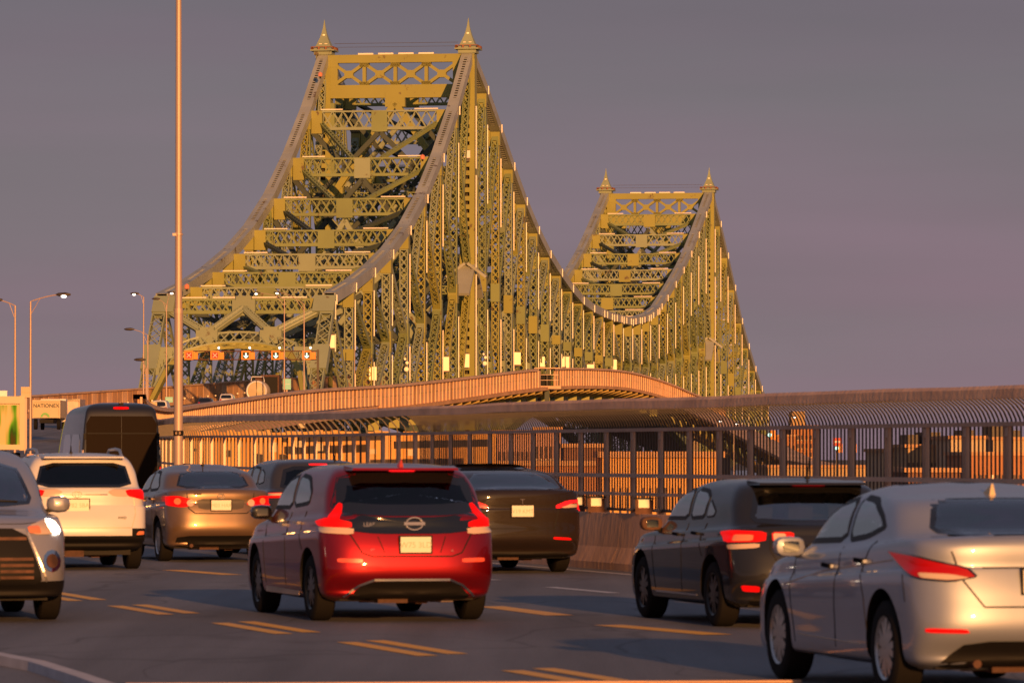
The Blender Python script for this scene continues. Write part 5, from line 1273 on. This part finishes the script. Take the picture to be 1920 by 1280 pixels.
c.strip('boot_seam', [(-.62, 1.0), (-.55, .80), (-.42, .63), (.42, .63), (.55, .80), (.62, 1.0)], 0, M['dark'])
c.strip('boot_lip_seam', [(-.42, .89), (.42, .89)], 0, M['dark'], w=.01)
for q in ([(1.98, 1.0), (2.02, .6), (2.05, .30)], [(3.14, .95), (3.18, .7), (3.10, .30)], [(1.22, 1.05), (1.42, .86), (1.30, .66), (1.27, .45)]): c.strip('door_seam', q, 90, M['dark'], mirror=True)
c.strip('bumper_seam', [(.46, .84), (.40, .66)], 90, M['dark'], mirror=True)
c.strip('side_crease', [(3.35, .70), (2.4, .82), (1.5, .88), (.75, .93)], 90, M['steel_lt'], w=.01, off=.001, mirror=True)
c.strip('sill_crease', [(1.45, .34), (3.0, .36)], 90, M['chrome'], w=.010, off=.002, mirror=True)
c.handles([(2.22, .86), (1.42, .91)], P_SI); c.plate(.80, 'K18 RTF'); c.antenna(1.25, 0, 'fin', M['cream']); c.mirror_pair(3.10, .80, .98, P_SI); c.finish()
# --- brown-grey electric sedan
P_BR = dark_paint('graphite_brown_paint', (.020, .013, .009), .45, .08)
c = Car('graphite_sedan', 'dark graphite fastback sedan with glass roof, right behind the red hatchback', 'car', 1049, 1071, 14, (1.0, -.78),
        sedan_levels(4.69, 1.85, 1.51, deck=1.12, tb=.42, zg=.98, roofr=1.70, hoodz=.80, fz=.68, trunk_x=.06), 4.69, (1.0, 3.87), P_BR, wr=.34, rim='alloy_dk')
c.panel('rear_window', [(-.66, 1.17), (-.55, 1.30), (-.42, 1.385), (.42, 1.385), (.55, 1.30), (.66, 1.17), (.3, 1.15), (-.3, 1.15)], 0, M['glass_roof'], off=.006)
c.panel('side_window', [(3.1, 1.02), (2.55, 1.32), (2.12, 1.37), (2.05, 1.05)], 90, M['glass_side'], border=WT, hole=True, mirror=True)
c.panel('side_window', [(1.98, 1.05), (2.05, 1.37), (1.65, 1.35), (1.15, 1.20), (1.2, 1.10)], 90, M['glass_side'], border=WT, hole=True, mirror=True)
for q, m_, f_ in (([(.09, .46, .90), (.09, .46, .94), (.16, .60, 1.005), (.42, .86, 1.02), (.42, .88, .98), (.16, .60, .965), (.12, .50, .90)], M['red_hot'], .012), ([(.30, .78, .86), (.34, .80, .98), (.44, .89, .98), (.40, .89, .86)], M['red_hot'], .012), ([(.12, .52, .90), (.14, .56, .955), (.26, .78, .955), (.25, .78, .91)], M['clear_lens'], .010)):
    c.panel('tail_lamp' if m_ == M['red_hot'] else 'turn_lamp', q, 35, m_, three=True, mirror=True, off=f_, smooth=1)
c.panel('bumper_reflector', [(.44, .47), (.44, .505), (.70, .49), (.72, .455)], 8, M['red_lit'], mirror=True, off=.010)
c.panel('diffuser', [(-.74, .24), (-.60, .30), (.60, .30), (.74, .24), (.5, .17), (-.5, .17)], 0, M['dark'], off=.012)
c.strip('boot_seam', [(-.62, 1.02), (-.52, .88), (-.46, .62), (.46, .62), (.52, .88), (.62, 1.02)], 0, M['dark'])
c.strip('boot_crease', [(-.44, .935), (.44, .935)], 0, M['dark'], w=.012)
b = MB(); b.bar((0, -.03, .02), (0, .03, .02), .012, .01, (1, 0, 0)); b.bar((0, 0, .02), (0, 0, -.045), .014, .01, (1, 0, 0)); h, d = c.hit(0, 1.0, 0); o = b.build('badge', M['chrome'], c.e, world=False); o.location = (h.x-.012, 0, 1.0)
c.handles([(2.2, .90), (1.4, .92)], P_BR); c.plate(.86, 'V19 KMT'); c.mirror_pair(3.1, .84, .99, P_BR); c.finish()
# --- bronze sedan
P_BZ = paint('bronze_beige_paint', (.19, .12, .07), .5, .33)
c = Car('bronze_sedan', 'bronze-beige sedan between the white SUV and the red hatchback', 'car', 307, 1051, 14, (.95, .73),
        sedan_levels(4.53, 1.70, 1.485, deck=1.07, tb=.62, zg=1.0, roofr=1.22, hoodz=.86, fz=.74), 4.53, (.95, 3.55), P_BZ, wr=.315, spokes=6, track=.72)
c.panel('rear_window', [(-.58, 1.12), (-.47, 1.385), (.47, 1.385), (.58, 1.12)], 0, M['glass'], border=GB, hole=True, bw=.03)
c.panel('side_window', [(3.12, 1.03), (2.6, 1.33), (2.15, 1.395), (2.08, 1.06)], 90, M['glass_side'], border=WT, hole=True, mirror=True)
c.panel('side_window', [(2.01, 1.06), (2.08, 1.395), (1.62, 1.37), (1.25, 1.16), (1.35, 1.08)], 90, M['glass_side'], border=WT, hole=True, mirror=True)
c.panel('windscreen', [(-.58, 1.05), (-.45, 1.37), (.45, 1.37), (.58, 1.05)], 180, M['glass'], border=GB, hole=True)
c.panel('tail_lamp', [(.10, .38, .87), (.12, .44, .96), (.18, .62, 1.01), (.42, .83, 1.0), (.36, .82, .87), (.14, .55, .83)], 36, M['red_lit'], three=True, mirror=True, off=.012, smooth=2)
for (y, z, r, m_) in ((.47, .90, .055, M['clear_lens']), (.66, .925, .05, M['orange_lens'])):
    c.panel('round_lamp', [(y+r*math.cos(2*math.pi*i/12), z+r*math.sin(2*math.pi*i/12)) for i in range(12)], 0 if y < .6 else 0, m_, mirror=True, off=.024, smooth=0, bw=.01)
c.strip('boot_seam', [(-.52, 1.05), (-.50, .82), (-.40, .74), (.40, .74), (.50, .82), (.52, 1.05)], 0, M['dark'], w=.014)
c.panel('plate_recess', [(-.34, .80), (-.38, .96), (.38, .96), (.34, .80)], 0, M['steel'], off=.004)
c.panel('lower_bumper', [(-.70, .22), (-.66, .40), (.66, .40), (.70, .22)], 0, M['dark'], off=.006)
for q in ([(2.05, 1.03), (2.08, .6), (2.1, .3)], [(3.1, .98), (3.15, .7), (3.05, .3)], [(1.25, 1.05), (1.38, .85), (1.3, .62)]): c.strip('door_seam', q, 90, M['dark'], mirror=True)
c.strip('badge', [(.30, 1.035), (.42, 1.035)], 0, M['dark'], w=.02, off=.006)
b = MB(); N = 12
for i in range(N): t0, t1 = 2*math.pi*i/N, 2*math.pi*(i+1)/N; b.bar((0, .055*math.cos(t0), .038*math.sin(t0)), (0, .055*math.cos(t1), .038*math.sin(t1)), .01, .01, (1, 0, 0)); b.bar((0, .022*math.cos(t0), .036*math.sin(t0)), (0, .022*math.cos(t1), .036*math.sin(t1)), .008, .01, (1, 0, 0))
h, d = c.hit(0, 1.0, 0); o = b.build('oval_badge', M['chrome'], c.e, world=False); o.location = (h.x-.012, 0, 1.0)
c.handles([(2.25, .92), (1.5, .95)], P_BZ); c.plate(.865, 'M03 HAR', faint=True); c.antenna(1.5, .02, 'whip', L=.22); c.mirror_pair(3.1, .77, 1.02, P_BZ); c.finish()
# --- white SUV
P_WH = paint('white_paint', (.70, .68, .66), .0, .3)
lv = hatch_levels(4.57, 1.84, 1.66, belt=1.12, rg=.20, hatch_x=.42, roofx0=.7, zg=1.17, hoodz=.98, fz=.86, up=.28)
c = Car('white_suv', 'white SUV with silver roof rails and black lower bumper, before the black van', 'car', 248, 1065, 12, (.93, -.78), lv, 4.57, (.93, 3.59), P_WH, wr=.355, track=.78, spokes=5)
c.panel('rear_window', [(-.70, 1.17), (-.60, 1.52), (.60, 1.52), (.70, 1.17)], 0, M['glass_dk'], border=GB, hole=True, bw=.04)
c.panel('side_window', [(3.05, 1.19), (2.45, 1.51), (2.02, 1.555), (1.98, 1.20)], 90, M['glass_side'], border=WT, hole=True, mirror=True)
c.panel('side_window', [(1.91, 1.20), (1.95, 1.555), (1.35, 1.53), (1.32, 1.22)], 90, M['glass_dk'], border=WT, hole=True, mirror=True)
c.panel('quarter_window', [(1.25, 1.24), (1.28, 1.52), (.95, 1.46), (.82, 1.30)], 90, M['glass_dk'], border=WT, hole=True, mirror=True, bw=.02)
c.panel('windscreen', [(-.66, 1.2), (-.5, 1.52), (.5, 1.52), (.66, 1.2)], 180, M['glass'], border=GB, hole=True)
c.panel('tail_lamp', [(.16, .56, 1.14), (.14, .60, 1.05), (.25, .80, 1.00), (.55, .91, .99), (.52, .90, 1.15)], 30, M['red_lit'], three=True, mirror=True, off=.018)
c.panel('tail_lamp_inner', [(.32, 1.11), (.40, 1.05), (.62, 1.04), (.62, 1.15), (.40, 1.15)], 0, M['clear_lens'], mirror=True, off=.014)
c.zones = [(lambda q: q.z < .50 or (q.x < 1.0 and q.z < .60-.25*max(0, .75-abs(q.y))-.1*(abs(q.y) < .68)) or min(abs(q.x-.93), abs(q.x-3.59)) < .47 and q.z < .80 and abs(q.y) > .8 and math.hypot(min(abs(q.x-.93), abs(q.x-3.59)), q.z-.365) < .50, 1)]
c.panel('bumper_reflector', [(.72, .495), (.76, .55), (.86, .55), (.86, .50)], 10, M['orange_lens'], mirror=True, off=.020)
c.strip('tailgate_seam', [(-.70, 1.02), (-.72, .80), (-.66, .60), (.66, .60), (.72, .80), (.70, 1.02)], 0, M['steel_lt'], w=.01, off=.001)
c.strip('tailgate_trim', [(-.32, 1.07), (.32, 1.07)], 0, M['chrome'], w=.02, off=.006)
for q in ([(1.95, 1.16), (1.95, .6), (1.98, .38)], [(3.05, 1.1), (3.08, .7), (3.0, .38)]): c.strip('door_seam', q, 90, M['dark'], mirror=True)
c.plate(.92, 'W82 SBA', yoff=.12, w=.34, h=.165, faint=True); c.text('AWD', -.52, .74, .05, M['dark'])
b = MB(); N = 12
for i in range(N): t0, t1 = 2*math.pi*i/N, 2*math.pi*(i+1)/N; b.bar((0, .07*math.cos(t0), .045*math.sin(t0)), (0, .07*math.cos(t1), .045*math.sin(t1)), .012, .01, (1, 0, 0)); b.bar((0, .03*math.cos(t0), .043*math.sin(t0)), (0, .03*math.cos(t1), .043*math.sin(t1)), .01, .01, (1, 0, 0))
h, d = c.hit(.12, 1.09, 0); o = b.build('oval_badge', M['chrome'], c.e, world=False); o.location = (h.x-.012, .12, 1.075)
for sy in (-1, 1):
    b = MB(); b.tube([(.75, sy*.60, 1.62), (.95, sy*.60, 1.70), (1.4, sy*.60, 1.715), (2.1, sy*.60, 1.70), (2.35, sy*.60, 1.62)], .022, 8); b.build('roof_rail', M['alloy'], c.e, world=False, smooth=True)
spoiler(c, .24, .62, 1.585, 1.60, .60, P_WH)
c.antenna(.8, .12, 'whip', L=.1); c.mirror_pair(3.0, .84, 1.15, P_WH); c.handles([(2.15, 1.02), (1.4, 1.04)], P_WH); c.finish()
# --- dark SUV further on
P_DK = dark_paint('dark_blue_grey_paint', (.03, .03, .04))
lv = hatch_levels(4.4, 1.80, 1.56, belt=1.04, rg=.20, hatch_x=.46, zg=1.09, hoodz=.92, fz=.80)
c = Car('dark_suv', 'dark compact SUV partly hidden between the bronze sedan and the red hatchback', 'car', 500, 1040, 15, (.85, .76), lv, 4.4, (.85, 3.5), P_DK, wr=.33, D=82)
c.panel('rear_window', [(-.68, 1.06), (-.56, 1.45), (.56, 1.45), (.68, 1.06)], 0, M['glass_dk'], border=GB, hole=True, bw=.06)
c.panel('side_window', [(2.95, 1.10), (2.35, 1.41), (1.98, 1.455), (1.93, 1.11)], 90, M['glass_side'], border=WT, hole=True, mirror=True)
c.panel('side_window', [(1.86, 1.11), (1.90, 1.455), (1.40, 1.43), (1.36, 1.13)], 90, M['glass_side'], border=WT, hole=True, mirror=True)
c.panel('quarter_window', [(1.28, 1.14), (1.30, 1.41), (.98, 1.34), (.9, 1.18)], 90, M['glass_side'], border=WT, hole=True, mirror=True, bw=.02)
c.panel('windscreen', [(-.62, 1.12), (-.48, 1.43), (.48, 1.43), (.62, 1.12)], 180, M['glass'], border=GB, hole=True)
c.panel('tail_lamp', [(.14, .50, .95), (.14, .50, 1.03), (.5, .88, 1.02), (.45, .88, .93)], 34, M['red_lit'], three=True, mirror=True, off=.012)
c.panel('turn_lamp', [(.14, .56, .98), (.14, .56, 1.02), (.4, .86, 1.01), (.38, .86, .975)], 34, M['clear_lens'], three=True, mirror=True, off=.018)
c.panel('brake_lamp', [(-.15, 1.465), (-.15, 1.49), (.15, 1.49), (.15, 1.465)], 0, M['red_hot'], off=.02)
c.antenna(.75, -.35, 'whip', L=.22); c.mirror_pair(2.95, .82, 1.06, P_DK); c.plate(.74, 'D61 GCX'); c.handles([(2.1, .93)], P_DK); c.finish()
# --- silver SUV coming towards the camera, cut by the left edge
P_SG = paint('silver_grey_paint', (.33, .34, .39), .4, .38)
lv = hatch_levels(4.64, 1.80, 1.70, belt=1.08, rg=.2, hatch_x=.45, zg=1.14, hoodz=1.00, fz=.90, up=.26)
c = Car('silver_suv', 'silver SUV driving towards the camera with one lit headlamp, cut off by the left edge', 'car', 89, 1160, 180+13, (3.66, .76), lv, 4.64, (.98, 3.66), P_SG, wr=.345, spokes=5)
c.panel('windscreen', [(-.68, 1.15), (-.55, 1.56), (.55, 1.56), (.68, 1.15), (.3, 1.12), (-.3, 1.12)], 180, M['glass'], border=GB, hole=True)
c.panel('side_window', [(3.1, 1.17), (2.45, 1.55), (2.02, 1.60), (1.98, 1.18)], 90, M['glass_side'], border=WT, hole=True, mirror=True)
c.panel('side_window', [(1.91, 1.18), (1.95, 1.60), (1.35, 1.57), (1.32, 1.2)], 90, M['glass_side'], border=WT, hole=True, mirror=True)
c.panel('rear_window', [(-.66, 1.2), (-.55, 1.55), (.55, 1.55), (.66, 1.2)], 0, M['glass'], border=GB, hole=True)
c.panel('grille', [(-.42, .92), (.42, .92), (.60, .42), (.50, .36), (-.50, .36), (-.60, .42)], 180, M['dark'], off=.010)
for z in (.82, .62, .56, .50, .44): c.strip('grille_bar', [(-.44 if z > .7 else -.5, z), (.44 if z > .7 else .5, z)], 180, M['under'], w=.03, off=.018)
c.strip('grille_surround', [(-.44, .93), (-.64, .40)], 180, M['alloy'], w=.02, off=.012); c.strip('grille_surround', [(.44, .93), (.64, .40)], 180, M['alloy'], w=.02, off=.012)
c.panel('headlamp', [(4.45, .50, .86), (4.45, .50, .95), (4.30, .76, 1.02), (4.05, .88, 1.00), (4.15, .88, .90), (4.4, .66, .86)], 146, M['clear_lens'], three=True, mirror=True, off=.012)
c.panel('headlamp_glow', [(4.25+.0, .72+.09*math.cos(2*math.pi*i/10), .935+.08*math.sin(2*math.pi*i/10)) for i in range(10)], 155, M['headlight'], three=True, off=.024, smooth=0, bw=.02, mirror=True)
c.panel('turn_lamp', [(4.45, .46, .875), (4.45, .46, .94), (4.40, .58, .95), (4.40, .58, .87)], 165, M['orange_lens'], three=True, mirror=True, off=.02)
c.panel('fog_lamp', [(.70+.10*math.cos(2*math.pi*i/12)-1.4*0, .60+.11*math.sin(2*math.pi*i/12)) for i in range(12)], 180, M['chrome'], off=.014, smooth=0, mirror=True)
c.panel('fog_lens', [(.70+.062*math.cos(2*math.pi*i/12), .60+.07*math.sin(2*math.pi*i/12)) for i in range(12)], 180, M['under'], off=.022, smooth=0, mirror=True, bw=.01)
c.zones = [(lambda q: q.z < .41, 1)]
c.strip('bonnet_seam', [(-.66, .98), (-.40, .96), (.40, .96), (.66, .98)], 180, M['dark'], w=.01)
c.plate(.50, 'P27 LWE', front=True); c.mirror_pair(3.02, .84, 1.14, P_SG, sz=(.12, .24, .17)); c.strip('wiper', [(-.5, 1.17), (.1, 1.20)], 180, M['dark'], w=.02, off=.012); c.finish()
# --- black van
P_BK = dark_paint('black_van_paint', (.012, .012, .015)); P_BKR = mat('dark_van_rear', (.016, .010, .006), .6, .0, spec=.05)
w = 1.0; L = 6.0
lv = [(.2, .35, L-.3, .3, .86, .2, .3, 5), (.06, .42, L-.1, .38, .97, .16, .5, 5), (.0, .70, L, .66, .995, .14, .7, 5), (.0, 1.1, L-.1, .95, 1.0, .14, .7, 5), (.01, 1.5, L-.85, 1.15, .99, .14, .5, 5),
      (.03, 2.0, L-1.45, 1.75, .95, .14, .4, 4.5), (.06, 2.45, L-1.9, 2.3, .90, .15, .4, 4.5), (.12, 2.68, L-2.3, 2.60, .84, .2, .4, 4), (.25, 2.78, L-2.6, 2.72, .72, .3, .4, 3.5), (.5, 2.83, L-3.0, 2.78, .45, .3, .3, 3), (1.0, 2.84, L-3.5, 2.80, .03, .2, .2, 2.4)]
lv = [(a[0], a[1], a[2], a[3], a[4]*.99, a[5]*.7, a[6], a[7]+2) + a[8:] for a in lv]
c = Car('black_van', 'tall black panel van with twin rear doors, behind the white SUV', 'van', 306, 1100, 12, (0.0, -.97), lv, L, (1.2, 4.9), P_BK, wr=.36, D=118)
c.panel('rear_door', [(-.84, .75), (-.82, 2.35), (-.72, 2.52), (-.006, 2.52), (-.006, .75)], 0, P_BKR, off=.010, smooth=0)
c.panel('rear_door', [(.84, .75), (.82, 2.35), (.72, 2.52), (.006, 2.52), (.006, .75)][::-1], 0, P_BKR, off=.010, smooth=0)
c.strip('door_seam', [(-.80, 2.12), (.80, 2.12)], 0, M['dark'], w=.03, off=.016)
c.panel('brake_lamp', [(-.18, 2.68), (-.18, 2.74), (.18, 2.74), (.18, 2.68)], 0, M['red_lit'], off=.02)
c.panel('side_panel', [(.45, 1.15), (.50, 2.1), (1.9, 2.1), (1.9, 1.15)], 90, GB, off=.006, mirror=True)
c.panel('side_panel', [(2.0, 1.15), (2.0, 2.1), (3.4, 2.1), (3.4, 1.15)], 90, GB, off=.006, mirror=True)
c.panel('marker_lamp', [(.86, 1.62), (.86, 1.74), (.93, 1.74), (.93, 1.62)], 15, M['clear_lens'], mirror=True, off=.02)
c.panel('tail_lamp', [(.84, .95), (.84, 1.35), (.94, 1.35), (.94, .95)], 20, M['red_lit'], mirror=True, off=.02)
for z in (2.05, 1.1):
    for y in (-.86, .86): h, d = c.hit(y, z, 0); b = MB(); b.box((h.x-.02, y, z), (.04, .06, .14)); b.build('door_hinge', M['dark'], c.e, world=False)
b = MB(); b.box((.12, 0, 2.80), (.12, .1, .06)); b.build('roof_camera', M['dark'], c.e, world=False); c.mirror_pair(4.7, .95, 1.6, M['dark']); c.finish(inner=False)
# --- blue-grey roof between the box truck and the silver SUV
P_BL = paint('blue_grey_paint', (.16, .18, .24), .5, .3)
lv = hatch_levels(4.5, 1.82, 1.74, belt=1.12, rg=.2, hatch_x=.42, zg=1.18, hoodz=.98, fz=.86)
c = Car('blue_suv', 'blue-grey SUV mostly hidden behind the oncoming silver SUV, only its roof showing', 'car', -10, 1060, 13, (.9, -.78), lv, 4.5, (.9, 3.5), P_BL, wr=.34, D=84)
c.panel('rear_window', [(-.68, 1.2), (-.58, 1.60), (.58, 1.60), (.68, 1.2)], 0, M['glass_dk'], border=GB, hole=True)
c.panel('side_window', [(1.86, 1.2), (1.90, 1.62), (1.40, 1.6), (1.36, 1.22)], 90, M['glass_side'], border=WT, hole=True, mirror=True)
c.panel('tail_lamp', [(.14, .60, .95), (.14, .60, 1.1), (.5, .88, 1.08), (.45, .88, .93)], 34, M['red_lit'], three=True, mirror=True, off=.012)
c.antenna(.7, 0, 'whip', L=.2); c.finish()
# --- cars far up the climbing road (roofs show over the wall)
far_l = [(300, 750, 2.0, 520, P_WH, 'white van roof on the climbing road left of the tall mast', 'van'), (385, 745, 1.5, 590, P_DK, 'dark car high on the climbing road just right of the tall mast', 'car'), (425, 738, 1.75, 610, P_WH, 'pale car with a dark rear window on the climbing road, left of the tanker', 'car')]
for (x, y, H, D, m_, lb, ct) in far_l:
    lv = hatch_levels(4.6, 1.85, H, belt=H*.62, rg=.2, hatch_x=.40, zg=H*.66, hoodz=H*.58, fz=.7)
    p = px(x, y, D); z0 = p.z-H; c = Car('distant_' + ct, lb, ct, x, 1000, -3, (.9, 0), lv, 4.6, (.9, 3.6), m_, D=D, z0=z0, wr=.34)
    c.panel('rear_window', [(-.68, H*.68), (-.56, H*.92), (.56, H*.92), (.68, H*.68)], 0, GB, off=.012)
    c.panel('tail_lamp', [(.55, H*.55), (.55, H*.64), (.8, H*.64), (.8, H*.55)], 10, M['red_lens'], mirror=True, off=.02); c.finish(inner=False)
